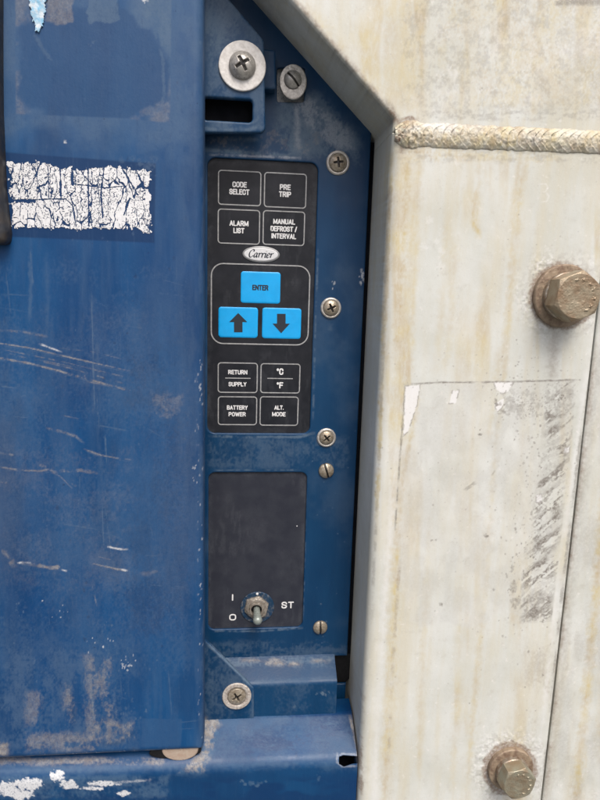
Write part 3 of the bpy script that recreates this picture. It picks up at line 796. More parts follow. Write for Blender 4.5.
for b in ((218.5, 260.7, 171.2, 205.0), (264.5, 306.0, 173.4, 207.4), (218.2, 259.5, 209.8, 243.6), (263.2, 304.3, 211.4, 244.9),
          (218.2, 257.2, 363.0, 392.4), (260.9, 299.7, 363.9, 392.8), (218.3, 256.6, 396.8, 424.6), (260.2, 297.9, 396.9, 425.2)):
    ring_rect('key_outline', *pxbox(*b, K1), 0.0021, 0.00075, K1, M['line'], keypad)
ring_rect('key_group_outline', *pxbox(211.3, 309.0, 264.7, 344.2, K1), 0.0085, 0.00085, K1, M['line'], keypad)
for nm, b in (('enter_key', (240.8, 280.3, 271.8, 303.3)), ('arrow_key', (218.5, 257.8, 307.2, 337.6)), ('arrow_key', (262.2, 301.0, 308.0, 338.6))):
    q = pxbox(*b, K1)
    hf(nm, s_rrect(*q, 0.0020), (q[0]-.001, q[1]+.001, q[2]-.001, q[3]+.001), 0.0008, K1+0.00035, K1-0.0002, M['cyan'], keypad, 0.0003)
K2 = K1+0.0004
def arrow(P, d):
    P = pts(P, d)
    V = [(x, -d, z) for x, z in P]+[(x, -d-0.0001, z) for x, z in P]
    return V
for P in ([(238.2, 313.0), (229.3, 322.0), (234.0, 322.0), (234.0, 332.2), (242.5, 332.2), (242.5, 322.0), (247.2, 322.0)],
          [(281.2, 333.2), (272.6, 323.6), (277.0, 323.6), (277.0, 313.8), (285.6, 313.8), (285.6, 323.6), (289.8, 323.6)]):
    Q = pts(P, K2)
    hf('arrow_symbol', s_poly(Q), boxof(Q, 0.0004), 0.00025, K2+0.0001, K2-0.0002, M['ink'], keypad)
GL = {  # stroke capitals on a 0..1 by 0..1 box, (advance, strokes)
    'A': (1.0, [[(0, 0), (.5, 1), (1, 0)], [(.18, .3), (.82, .3)]]), 'B': (.95, [[(0, 0), (0, 1), (.65, 1), (.9, .88), (.9, .66), (.65, .53), (0, .53)], [(.65, .53), (.95, .4), (.95, .13), (.7, 0), (0, 0)]]),
    'C': (.95, [[(.95, .7), (.9, .9), (.65, 1), (.3, 1), (.05, .88), (0, .7), (0, .3), (.05, .12), (.3, 0), (.65, 0), (.9, .1), (.95, .32)]]),
    'D': (.95, [[(0, 0), (0, 1), (.6, 1), (.88, .88), (.95, .7), (.95, .3), (.88, .12), (.6, 0), (0, 0)]]), 'E': (.8, [[(.85, 1), (0, 1), (0, 0), (.85, 0)], [(0, .53), (.75, .53)]]), 'F': (.78, [[(.85, 1), (0, 1), (0, 0)], [(0, .52), (.72, .52)]]),
    'I': (.0, [[(0, 0), (0, 1)]]), 'L': (.75, [[(0, 1), (0, 0), (.8, 0)]]), 'M': (1.25, [[(0, 0), (0, 1), (.62, .12), (1.25, 1), (1.25, 0)]]), 'N': (.98, [[(0, 0), (0, 1), (.98, 0), (.98, 1)]]),
    'O': (.98, [[(.3, 0), (.07, .12), (0, .3), (0, .7), (.07, .88), (.3, 1), (.68, 1), (.91, .88), (.98, .7), (.98, .3), (.91, .12), (.68, 0), (.3, 0)]]),
    'P': (.9, [[(0, 0), (0, 1), (.65, 1), (.88, .88), (.88, .6), (.65, .46), (0, .46)]]), 'R': (.95, [[(0, 0), (0, 1), (.65, 1), (.9, .88), (.9, .64), (.65, .5), (0, .5)], [(.55, .5), (.92, 0)]]),
    'S': (.92, [[(.9, .74), (.84, .9), (.6, 1), (.3, 1), (.07, .9), (.02, .75), (.1, .6), (.45, .51), (.82, .42), (.92, .27), (.86, .1), (.6, 0), (.3, 0), (.05, .1), (0, .28)]]),
    'T': (.95, [[(0, 1), (.95, 1)], [(.475, 1), (.475, 0)]]), 'U': (.95, [[(0, 1), (0, .25), (.1, .07), (.32, 0), (.63, 0), (.85, .07), (.95, .25), (.95, 1)]]), 'V': (.95, [[(0, 1), (.475, 0), (.95, 1)]]),
    'W': (1.4, [[(0, 1), (.32, 0), (.7, .9), (1.08, 0), (1.4, 1)]]), 'Y': (.95, [[(0, 1), (.475, .45), (.95, 1)], [(.475, .45), (.475, 0)]]), '/': (.55, [[(0, -.05), (.55, 1.05)]]),
    '\u00b0': (.36, [[(.18, .72), (.03, .8), (.03, .92), (.18, 1), (.33, .92), (.33, .8), (.18, .72)]]), '.': (.0, [[(0, 0), (0, .03)]]), ' ': (.15, [])}
def text(name, word, px, py, wpx, hpx, d, mat, parent, wt=0.19, th=0.00012):
    """heavy block capitals fitted to a width and cap height in photo pixels, printed on a plane at depth d"""
    k = sc_(d); H = hpx*k; st = wt*H
    gap = 0.46 if len(word) > 1 else 0.0
    u, items = 0.0, []
    for ch in word:
        adv, S = GL[ch]
        for q in S: items.append([(u+a, b) for a, b in q])
        u += adv+gap
    u = max(u-gap, 1e-6)
    cx, cz = XZ(px, py, d)
    sx = (wpx*k-st)/u if u > 0.01 else 0.0
    V, Q, T = [], [], []
    for q in items:
        q = [q[0]]+q[1:]
        P = [(cx+(a-u/2)*sx, cz+(b-.5)*(H-st)) for a, b in q]
        for (ax, az), (bx, bz) in zip(P[:-1], P[1:]):         # each stroke: a flat bar with rounded ends
            l = math.hypot(bx-ax, bz-az); ex, ez = (bx-ax)/l, (bz-az)/l
            ring = []
            for (ox, oz, a0) in ((bx, bz, -90), (ax, az, 90)):
                for j in range(6):
                    t = RAD(a0+j*36)
                    c_, s_ = math.cos(t)*st/2, math.sin(t)*st/2
                    ring.append((ox+ex*c_-ez*s_, oz+ez*c_+ex*s_))
            o, n = len(V), len(ring)
            lift = th*(1+0.02*(len(T) % 7))
            V += [(x_, -d, z_) for x_, z_ in ring]+[(x_, -d-lift, z_) for x_, z_ in ring]
            Q += [(o+j, o+(j+1) % n, o+n+(j+1) % n, o+n+j) for j in range(n)]
            T += [(o+n, o+n+j, o+n+j+1) for j in range(1, n-1)]
    return link(name, np.array(V), np.array(Q), mat, parent, tris=np.array(T), smooth=False)
BO = 0.205

for s, x, y, ww, hh in (('CODE', 239.6, 184.6, 13.6, 5.2), ('SELECT', 239.4, 191.9, 19.2, 5.2), ('PRE', 285.2, 187.2, 10.4, 5.2), ('TRIP', 285.0, 194.3, 11.8, 5.2),
                        ('ALARM', 239.0, 223.4, 18.2, 5.1), ('LIST', 238.9, 230.6, 10.6, 5.1), ('MANUAL', 284.2, 221.7, 21.2, 5.0), ('DEFROST /', 283.8, 229.0, 25.8, 5.1), ('INTERVAL', 283.8, 236.2, 24.0, 5.0),
                        ('RETURN', 237.8, 372.2, 19.2, 4.5), ('SUPPLY', 237.5, 384.2, 18.0, 4.5), ('\u00b0C', 280.0, 371.6, 7.0, 6.6), ('\u00b0F', 279.8, 385.3, 6.6, 6.4),
                        ('BATTERY', 237.3, 407.6, 21.0, 4.5), ('POWER', 237.2, 414.2, 17.4, 4.5), ('ALT.', 279.0, 407.6, 9.6, 4.5), ('MODE', 278.8, 414.2, 13.8, 4.5)):
    text('key_lettering', s, x, y, ww, hh, K1, M['print'], keypad, BO)
text('key_lettering', 'ENTER', 260.4, 287.6, 15.8, 5.2, K2, M['ink'], keypad, BO)
for x0, x1, y in ((225.2, 250.6, 378.2), (267.3, 292.8, 378.5)):
    q = pxbox(x0, x1, y-0.45, y+0.45, K1)
    hf('divider_line', s_rrect(*q, 0.0002), (q[0]-.0003, q[1]+.0003, q[2]-.0003, q[3]+.0003), 0.0004, K1+0.00015, K1-0.0001, M['line'], keypad)
# oval badge with its italic name
bcx, bcz = XZ(261.1, 254.4, K1)
ks = sc_(K1)
badge = hf('logo_badge', s_ellipse(bcx, bcz, 18.2*ks, 7.8*ks), (bcx-.015, bcx+.015, bcz-.008, bcz+.008), 0.0004, K1+0.0006, K1-0.0003, M['badge_rim'], keypad, 0.0005)
hf('badge_field', s_ellipse(bcx, bcz, 16.4*ks, 6.3*ks), (bcx-.015, bcx+.015, bcz-.008, bcz+.008), 0.0004, K1+0.0009, K1+0.0004, M['badge'], keypad, 0.0002)
ring = []
def logo_word():
    G = {  # pen strokes, x-height 1, slanted afterwards
        'C': ([[(1.12, 1.28), (1.18, 1.62), (0.92, 1.74), (0.55, 1.62), (0.22, 1.15), (0.16, 0.6), (0.36, 0.12), (0.72, 0.0), (1.08, 0.22), (1.22, 0.42)]], 1.22),
        'a': ([[(0.78, 0.85), (0.52, 1.0), (0.22, 0.8), (0.1, 0.38), (0.22, 0.03), (0.45, 0.08), (0.72, 0.5), (0.82, 0.95), (0.74, 0.3), (0.84, 0.0), (1.02, 0.2)]], 0.98),
        'r': ([[(0.02, 0.78), (0.2, 0.98), (0.26, 0.7), (0.2, 0.0)], [(0.22, 0.45), (0.42, 0.85), (0.62, 1.0), (0.74, 0.9)]], 0.74),
        'i': ([[(0.02, 0.78), (0.2, 0.98), (0.24, 0.7), (0.18, 0.2), (0.28, 0.0), (0.44, 0.18)], [(0.25, 1.38), (0.27, 1.46)]], 0.46),
        'e': ([[(0.12, 0.48), (0.5, 0.56), (0.72, 0.8), (0.55, 1.0), (0.26, 0.85), (0.1, 0.42), (0.24, 0.04), (0.52, 0.02), (0.8, 0.28)]], 0.8)}
    V, Q, T = [], [], []
    x = 0.0
    items = []
    for ch in 'Carrier':
        st, adv = G[ch]
        for s in st: items.append(np.array([(x+a, b) for a, b in s]))
        x += adv*1.13
    tot = x
    u = 25.2*ks/(tot+0.35)
    for s in items:
        # smooth
        s2 = [s[0]]
        for i in range(len(s)-1):
            p0, p1, p2, p3 = s[max(i-1, 0)], s[i], s[i+1], s[min(i+2, len(s)-1)]
            for t in (0.25, 0.5, 0.75, 1.0):
                s2.append(0.5*((2*p1)+(-p0+p2)*t+(2*p0-5*p1+4*p2-p3)*t*t+(-p0+3*p1-3*p2+p3)*t**3))
        s2 = np.array(s2)
        tg = np.gradient(s2, axis=0); tg /= np.linalg.norm(tg, axis=1)[:, None]+1e-9
        pen = np.array([math.cos(RAD(35)), math.sin(RAD(35))])
        wdt = np.abs(tg[:, 0]*pen[1]-tg[:, 1]*pen[0])*0.125+0.055
        P = np.stack([bcx+(s2[:, 0]+0.28*s2[:, 1]-tot/2-0.2)*u, np.full(len(s2), -(K1+0.0009)), bcz+(s2[:, 1]-0.72)*u*1.12], 1)
        v, q, tr = tube_arrays(P, wdt*u, 8, 0.35)
        o = len(V)
        V += list(v); Q += [tuple(k+o for k in f) for f in q]; T += [tuple(k+o for k in f) for f in tr]
    link('logo_lettering', np.array(V), np.array(Q), M['ink'], keypad, tris=np.array(T))
logo_word()

# switch plate and toggle
sp2 = s_rrect(px0-0.003, px1+0.003, pz0-0.003, pz1+0.003, 0.006)
swp = hf('switch_plate', sp2, (px0-.004, px1+.004, pz0-.004, pz1+.004), 0.0008, DK, DK-0.002, M['plate'], panel, 0.0003, None, film_wear((208, 305, 472, 629)))
text('switch_lettering', 'I', 232.6, 597.4, 1.6, 7.6, K1, M['print'], swp, 0.19)
text('switch_lettering', 'O', 232.7, 617.2, 7.4, 7.4, K1, M['print'], swp, 0.18)
text('switch_lettering', 'ST', 287.6, 605.0, 13.6, 7.8, K1, M['print'], swp, 0.18)
for x, y, r in ((297, 526, 0.6),):
    cx_, cz_ = XZ(x, y, K1)
    if x < 305: hf('paint_fleck', s_circle(cx_, cz_, r*ks), (cx_-.001, cx_+.001, cz_-.001, cz_+.001), 0.0002, K1+0.0001, K1-0.0001, M['print'], swp)
tx, tz = XZ(257.3, 607.3, K1)
gr_w = lambda px, py, t: np.stack([0.22*sst(0.45, 0.6, fbm(px*0.4, py*0.4, 111, 3)), 0.3*sst(0.5, 0.65, fbm(px*0.5, py*0.5, 112, 3)), 0*px, 0*px], 1)
ringo = hf('toggle_switch', s_ring(tx, tz, 0.003, 0.0134), (tx-.014, tx+.014, tz-.014, tz+.014), 0.0004, K1+0.0007, K1-0.0004, M['grommet'], panel, 0.0005, None, gr_w)
ringo['label'] = 'metal toggle switch lever pointing down'
nut = hf('hex_nut', s_sub(s_hex(tx-0.0008, tz+0.0006, 0.0176, RAD(18)), s_circle(tx-0.0008, tz+0.0003, 0.0055)), (tx-.01, tx+.01, tz-.01, tz+.01), 0.00025, K1+0.0034, K1+0.0004, M['toggle'], ringo, 0.0004,
         lambda x, z, px, py, t: -np.maximum(np.hypot(x-tx, z-tz)-0.0078, 0)*0.7 + (fbm(x*900, z*900, 113, 3)-0.5)*0.0004)
hf('bushing', s_ring(tx-0.0008, tz+0.0002, 0.0042, 0.0060), (tx-.006, tx+.006, tz-.006, tz+.006), 0.0002, K1+0.0050, K1+0.0005, M['toggle'], ringo, 0.0004)
hf('socket', s_circle(tx-0.0008, tz+0.0002, 0.0044), (tx-.004, tx+.004, tz-.004, tz+.004), 0.0004, K1+0.0022, K1, M['black'], ringo)
lo = np.array([tx-0.0006, -(K1+0.002), tz]); la = (0.03, -0.975, -0.19)
lathe('lever', [(0.0025, 0), (0.0027, 0.004), (0.0029, 0.0080), (0.0034, 0.0115), (0.0036, 0.0130), (0.0034, 0.0143), (0.0027, 0.0154), (0.0015, 0.0161), (0.0, 0.0163)], lo, la, M['lever'], ringo, 28)
wx_, wz_ = XZ(257.2, 593.4, K1)
hf('keyway_tab', s_circle(wx_, wz_, 0.0010), (wx_-.002, wx_+.002, wz_-.002, wz_+.002), 0.0002, K1+0.0012, K1+0.0003, M['print'], ringo, 0.0003)

def screw(parent, px, py, d, rh, kind, rot, hd, wmat=None, wr=0.0, whole=0.0, hmat='steel', wh=0.001, name='screw', welip=None, woff=(0, 0), dish=False):
    """domed screw head with a real cross or slot recess, on its own washer"""
    cx, cz = XZ(px, py, d)
    c, s = math.cos(rot), math.sin(rot)
    def hh(x, z, ax, ay, t):
        u, v = (x-cx)*c+(z-cz)*s, -(x-cx)*s+(z-cz)*c
        r = np.hypot(u, v)/rh
        dome = -hd*0.75*r**2.2
        if kind == 'cross':
            wv = rh*0.13
            arm = np.minimum(np.maximum(np.abs(u)-wv*(1-0.35*r), np.abs(v)-rh*0.56), np.maximum(np.abs(v)-wv*(1-0.35*r), np.abs(u)-rh*0.56))
            arm = np.minimum(arm, r*rh-rh*0.20)
            cut = -0.0022*sst(0.00012, -0.00022, arm)*np.clip(1.25-r, 0, 1)
        else:
            arm = np.abs(u)-rh*0.11
            cut = -0.0012*sst(0.00012, -0.00012, arm)
        hh.cut = cut
        return dome + cut + (fbm(x*1500, z*1500, int(px), 3)-0.5)*0.00012
    def recess_shade(x, z, t):  # screw recess and rim painted near-black, standing in for shade
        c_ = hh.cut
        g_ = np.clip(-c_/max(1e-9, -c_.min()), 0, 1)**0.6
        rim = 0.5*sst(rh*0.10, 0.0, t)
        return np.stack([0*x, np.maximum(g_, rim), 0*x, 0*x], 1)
    recess_shade.xz = True
    dh = d+wh+hd
    o = hf(name, s_circle(cx, cz, rh), (cx-rh*1.05, cx+rh*1.05, cz-rh*1.05, cz+rh*1.05), rh/34, dh, d, M[hmat], parent, min(0.0006, rh*0.1), hh, recess_shade)
    if wmat:
        wx, wz = cx+woff[0], cz+woff[1]
        if welip: sd = s_sub(s_ellipse(wx, wz, *welip), s_circle(wx, wz, rh*0.5)); R_ = max(welip)
        else: sd = s_ring(wx, wz, rh*0.5, wr); R_ = wr
        def wh_(x, z, ax, ay, t):
            r = np.hypot(x-wx, z-wz)
            h = (fbm(x*900, z*900, int(px)+7, 3)-0.5)*0.0002
            if dish: h = h - 0.0016*sst(rh*1.25, rh*0.85, r)
            elif whole: h = h + whole*(sst(wr, wr*0.86, r)*sst(wr*0.70, wr*0.86, r))
            return h
        hf('washer', sd, (wx-R_*1.05, wx+R_*1.05, wz-R_*1.05, wz+R_*1.05), R_/40, d+wh, d-0.0005, M[wmat], o, 0.0005, wh_)
    return o
k0 = sc_(0)
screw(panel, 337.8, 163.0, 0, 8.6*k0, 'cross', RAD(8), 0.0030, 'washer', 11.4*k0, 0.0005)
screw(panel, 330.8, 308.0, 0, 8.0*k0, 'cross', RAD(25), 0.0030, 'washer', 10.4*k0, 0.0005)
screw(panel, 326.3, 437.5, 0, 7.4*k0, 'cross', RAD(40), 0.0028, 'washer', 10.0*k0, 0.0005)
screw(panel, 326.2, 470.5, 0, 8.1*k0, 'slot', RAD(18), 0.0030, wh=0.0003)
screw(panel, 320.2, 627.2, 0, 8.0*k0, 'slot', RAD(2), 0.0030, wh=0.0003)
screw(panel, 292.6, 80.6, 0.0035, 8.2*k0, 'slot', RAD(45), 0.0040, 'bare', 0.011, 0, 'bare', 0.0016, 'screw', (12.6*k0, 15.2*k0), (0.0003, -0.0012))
rp = pts([(270, 60), (310, 60), (310, 108), (270, 108)], -0.006)
hf('recess_floor', s_poly(rp), boxof(rp, 0.001), 0.002, -0.006, -0.008, M['panel'], panel)

# ------------------------------------------------------------------ upper bracket with slot
up = thing('slotted_bracket', 'blue bracket plate with a black slot and a big white washer screw, above the keypad', 'bracket', at(235, 130, 0.001))
DU = 0.020
upoly = pts([(170, -60), (212, -60), (213, -20), (264, 40), (265.5, 133), (170, 133)], DU)
slot = s_rrect(*pxbox(203, 252.5, 98.5, 121, DU), 0.0025)
def up_wear(px, py, t):
    W = Wear(px, py)
    W.area(0, rr(195, 270, -20, 60), 0.6, (0.05, 0.04), 0.46, 0.16, 121, 5, 8)
    W.area(0, rr(205, 268, 40, 135), 0.45, (0.07, 0.05), 0.52, 0.14, 122, 5, 6)
    W.stroke(0, [(204, 128), (240, 131), (262, 126)], 3.5, 0.75, 123, 0.35)
    W.stroke(0, [(256, 98), (258, 118), (254, 124)], 3, 0.6, 124, 0.35)
    W.stroke(0, [(218, 0), (240, 20), (258, 38)], 5, 0.4, 128, 0.3)
    W.area(0, el(242, 68, 30, 30), 0.4, (0.1, 0.1), 0.5, 0.15, 125, 4, 6)
    W.flecks(3, 203, 38, 3, 4, 4, 1.2, 0.8, 126)
    return W.w
hf('bracket_plate', s_sub(s_poly(upoly, 0.0040), slot), boxof(upoly, 0.001), 0.0006, DU, DU-0.0035, M['panel'], up, 0.0013, None, up_wear)
hs = pts([(196, 92), (258, 92), (258, 127), (196, 127)], 0.010)
hf('slot_back', s_poly(hs), boxof(hs, 0.001), 0.004, 0.010, 0.004, M['void'], up)
fl = pts([(240, 47), (275.5, 50), (276, 89), (240, 89)], 0.010)
hf('side_tab', s_poly(fl, 0.0012), boxof(fl, 0.001), 0.0008, 0.010, 0.001, M['panel'], up, 0.0008, None, lambda px, py, t: Wear(px, py).w + np.array([0.25, 0, 0, 0])*sst(0.4, 0.6, fbm(px*0.2, py*0.1, 127, 3))[:, None])
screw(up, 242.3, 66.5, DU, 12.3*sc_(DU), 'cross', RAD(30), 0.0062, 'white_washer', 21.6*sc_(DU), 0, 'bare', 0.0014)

# ------------------------------------------------------------------ lower bracket: folded channel with a corner flap
lowb = thing('folded_bracket', 'blue folded bracket with angled flap and dished washer screw, under the switch plate', 'bracket', at(260, 716, 0.01))
xa, xb = at(150, 700, DB)[0], at(336.5, 698, DB)[0]
z_top = at(280, 656, 0)[2]; z_edge = at(290, 683.5, DB)[2]; z_bot = at(280, 722, DB)[2]
def sweep(name, prof, xa, xb, mat, parent, wear, spx=0.0007, cut=None, relief=None):
    """sheet metal folded along X: prof = [(depth, z)...] from the back to the lower front"""
    P = np.array(prof, float)
    seg = np.hypot(*(np.diff(P, axis=0).T)); L = np.concatenate([[0], np.cumsum(seg)])
    n = int(L[-1]/0.0007)+2
    s = np.linspace(0, L[-1], n)
    dd, zz = np.interp(s, L, P[:, 0]), np.interp(s, L, P[:, 1])
    m = int((xb-xa)/spx)+2
    xs = np.linspace(xa, xb, m)
    V = np.stack([np.tile(xs, n), -np.repeat(dd, m), np.repeat(zz, m)], 1)
    idx = np.arange(n*m).reshape(n, m)
    Q = np.stack([idx[:-1, :-1], idx[1:, :-1], idx[1:, 1:], idx[:-1, 1:]], -1).reshape(-1, 4)
    px, py = proj(V)
    if relief is not None:
        tz = np.gradient(zz); td = np.gradient(dd); l = np.hypot(tz, td)+1e-12
        nd, nz_ = np.repeat(-tz/l, m), np.repeat(td/l, m)
        h = relief(px, py); V[:, 1] -= nd*h; V[:, 2] += nz_*h
    if cut is not None:
        sd = cut(px, py)
        keep = (sd[Q] > 0).any(1)
        sg = sd.reshape(n, m)
        gi, gj = np.gradient(sg)
        VG = V.reshape(n, m, 3)
        vi, vj = np.gradient(VG, axis=0), np.gradient(VG, axis=1)
        k2 = -sg/np.maximum(gi**2+gj**2, 1e-6)
        ok = (sg <= 0) & (sg > -2.2)
        mv = (k2*gi)[..., None]*vi+(k2*gj)[..., None]*vj
        V = np.where(ok[..., None], VG+mv, VG).reshape(-1, 3)
        Q = Q[keep]
    W = wear(px, py)
    # closing end cap on the right: a thin return so the sheet shows an edge
    e = idx[:, -1]; n0 = len(V)
    E = V[e].copy(); E[:, 1] += 0.0; E2 = V[e].copy(); E2[:, 1] += 0.012
    V = np.concatenate([V, E, E2]); W = np.concatenate([W, W[e], W[e]])
    k = np.arange(n-1)
    Q = np.concatenate([Q, np.stack([n0+k, n0+k+1, n0+n+k+1, n0+n+k], 1)])
    return link(name, V, Q, mat, parent, W)
def fold(P, r, k=8):
    """round the inner corners of a (depth, z) profile"""
    P = [np.array(p, float) for p in P]
    out = [P[0]]
    for i in range(1, len(P)-1):
        a, b, c = P[i-1], P[i], P[i+1]
        e1, e2 = (a-b)/np.linalg.norm(a-b), (c-b)/np.linalg.norm(c-b)
        ang = math.acos(np.clip(e1@e2, -1, 1)); t = min(r/math.tan(ang/2), 0.45*np.linalg.norm(a-b), 0.45*np.linalg.norm(c-b))
        for j in range(k+1):
            u = j/k
            out.append((b+e1*t)*(1-u)**2+b*2*u*(1-u)+(b+e2*t)*u*u)
    out.append(P[-1])
    return out
def lb_wear(px, py):
    W = Wear(px, py)
    W.area(0, rr(205, 345, 654, 668), 0.7, (0.05, 0.2), 0.46, 0.12, 131, 4, 5)
    W.stroke(1, [(262, 662), (285, 664), (300, 664)], 4, 0.8, 132, 0.38)
    W.stroke(1, [(240, 660), (330, 661)], 3, 0.6, 133, 0.5)
    W.stroke(0, [(250, 683), (334, 678)], 2.5, 0.35, 134, 0.3)
    W.flecks(0, 322, 693, 5, 3, 6, 1.6, 0.9, 135)
    W.flecks(0, 293, 707, 3, 3, 3, 1.5, 0.9, 136)
    W.area(0, rr(205, 345, 676, 716), 0.25, (0.06, 0.06), 0.54, 0.14, 137, 4, 5)
    return W.w
sweep('channel', fold([(-0.001, z_top+0.001), (0.004, z_top-0.0025), (DB, z_edge), (DB, z_bot)], 0.004), xa, xb, M['panel'], lowb, lb_wear)
DG = DB+0.0012
fpoly = pts([(150, 640), (205, 640), (254, 688.5), (254, 726), (150, 730)], DG)
def flap_wear_glint(px, py, t):
    W = Wear(px, py)
    W.area(0, rr(200, 256, 640, 730), 0.4, (0.07, 0.06), 0.5, 0.14, 141, 4, 5)
    W.stroke(0, [(206, 643), (230, 665), (253, 687)], 1.8, 0.85, 142, 0.22, (0.1, 0.3))  # pale line painted along the diagonal edge as its highlight
    W.stroke(0, [(253, 690), (253, 720)], 1.5, 0.5, 143, 0.35)
    W.stroke(1, [(204, 716), (206, 724)], 4, 0.6, 144, 0.3)
    return W.w
hf('corner_flap', s_poly(fpoly), boxof(fpoly, 0.001), 0.0006, DG, DG-0.0030, M['panel'], lowb, 0.0009, None, flap_wear_glint)
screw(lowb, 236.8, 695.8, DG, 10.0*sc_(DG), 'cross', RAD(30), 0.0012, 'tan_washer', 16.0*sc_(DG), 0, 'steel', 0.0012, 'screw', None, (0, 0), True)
bp = pts([(331, 652), (352, 652), (352, 676), (341, 688), (331, 676)], -0.004)
hf('notch_shade_block', s_poly(bp, 0.001), boxof(bp, 0.001), 0.001, -0.004, -0.02, M['black'], lowb, 0.0008)  # black block behind the notch, standing in for shadow in the hole

# ------------------------------------------------------------------ bottom channel (ledge)
ledge = thing('bottom_channel', 'scuffed blue rounded steel channel running under the door and lower bracket, flaking white at left', 'channel', at(200, 800, DL))
zl0 = at(280, 715, DB)[2]; zl1 = at(280, 764, DL)[2]
xe = X0-0.0012
def ledge_wear(px, py):
    W = Wear(px, py)
    x, y = px, py
    W.area(0, rr(190, 365, 712, 772), 0.45, (0.03, 0.05), 0.5, 0.14, 151, 5, 6)
    W.stroke(0, [(-60, 772), (80, 770), (200, 766), (355, 762)], 6, 0.65, 152, 0.3, (0.03, 0.25))
    W.area(1, s_poly([(198, 716), (222, 716), (214, 745), (204, 772), (180, 772), (200, 750)]), 0.8, (0.12, 0.12), 0.44, 0.10, 153, 5, 7)
    W.area(0, s_poly([(198, 716), (228, 716), (220, 745), (206, 775), (175, 775), (200, 750)]), 0.8, (0.15, 0.15), 0.40, 0.12, 154, 5, 8)
    W.area(1, rr(-60, 165, 757, 766), 0.6, (0.05, 0.2), 0.45, 0.15, 155, 4, 4)
    # flaking white
    for cx, cy_, rx, ry, sd in ((8, 790, 10, 9, 1), (30, 785, 14, 7, 2), (56, 776, 9, 5, 3), (70, 784, 8, 5, 4), (20, 795, 12, 5, 5), (105, 783, 16, 2.6, 6), (125, 793, 6, 3, 7), (92, 788, 10, 2, 8), (-30, 788, 16, 8, 9)):
        n = 0.5*fbm(x*0.11, y*0.16, 156+sd, 5)+0.5*fbm(x*0.35, y*0.45, 176+sd, 4)
        d = np.hypot((x-cx)/rx, (y-cy_)/ry)
        W.add(3, 0.95*sst(0.06, 0.14, n-0.02-0.42*d))
    W.stroke(3, [(90, 785), (120, 782), (150, 780)], 1.3, 0.7, 166, 0.45)
    W.area(0, rr(-60, 170, 774, 800), 0.7, (0.06, 0.1), 0.46, 0.14, 167, 5, 5)
    W.flecks(0, 255, 783, 9, 4, 10, 1.8, 0.8, 168)
    W.flecks(0, 318, 779, 4, 4, 5, 1.4, 0.7, 169)
    W.flecks(0, 300, 735, 60, 14, 40, 1.2, 0.6, 170)
    W.add(2, 0.8*sst(0.48, 0.6, fbm(x*0.06, y*0.09, 171, 4))*sst(775, 760, y)*sst(150, 230, x))
    W.add(2, 0.9*sst(772, 784, y)*sst(0.35, 0.6, fbm(x*0.03, y*0.08, 172, 4)))
    W.stroke(1, [(350, 716), (356, 740), (360, 770)], 2, 0.8, 173, 0.4)
    W.stroke(3, [(337.5, 753), (337, 762), (342, 767), (357, 766)], 1.2, 0.28, 174, 0.2)
    W.flecks(0, 285, 738, 75, 20, 160, 0.8, 0.7, 180); W.flecks(2, 285, 740, 75, 20, 120, 1.4, 0.8, 181)
    g_ = np.random.default_rng(5)
    for i in range(26):
        a_, b_, l_, t_ = g_.uniform(215, 345), g_.uniform(718, 760), g_.uniform(4, 22), g_.normal(0, 0.5)
        W.stroke(0, [(a_, b_), (a_+l_*math.cos(t_), b_+l_*math.sin(t_)*.4)], g_.uniform(.5, 1.0), g_.uniform(.4, .8), 182+i, .38, (.1, .4))
    W.stroke(3, [(337.5, 757), (342, 753.5), (357, 754.5)], 1.0, 0.25, 175, 0.2)
    return W.w
slot2 = s_poly([(339, 757), (343, 755), (362, 756.5), (362, 763), (352, 764), (344, 767), (339, 764)])
sweep('channel_sheet', fold([(0.004, zl0+0.002), (DB, zl0), (DL, zl1), (DL+0.001, ZB)], 0.011, 14), at(-110, 760, DL)[0], xe, M['ledge'], ledge, ledge_wear, 0.0007, slot2,
      lambda px, py: (fbm(px*0.012, py*0.02, 150, 3)-0.5)*0.0012)
sb = pts([(330, 745), (366, 745), (366, 780), (330, 780)], DL-0.022)
hf('slot_back', s_poly(sb), boxof(sb, 0.001), 0.004, DL-0.016, DL-0.02, M['void'], ledge)

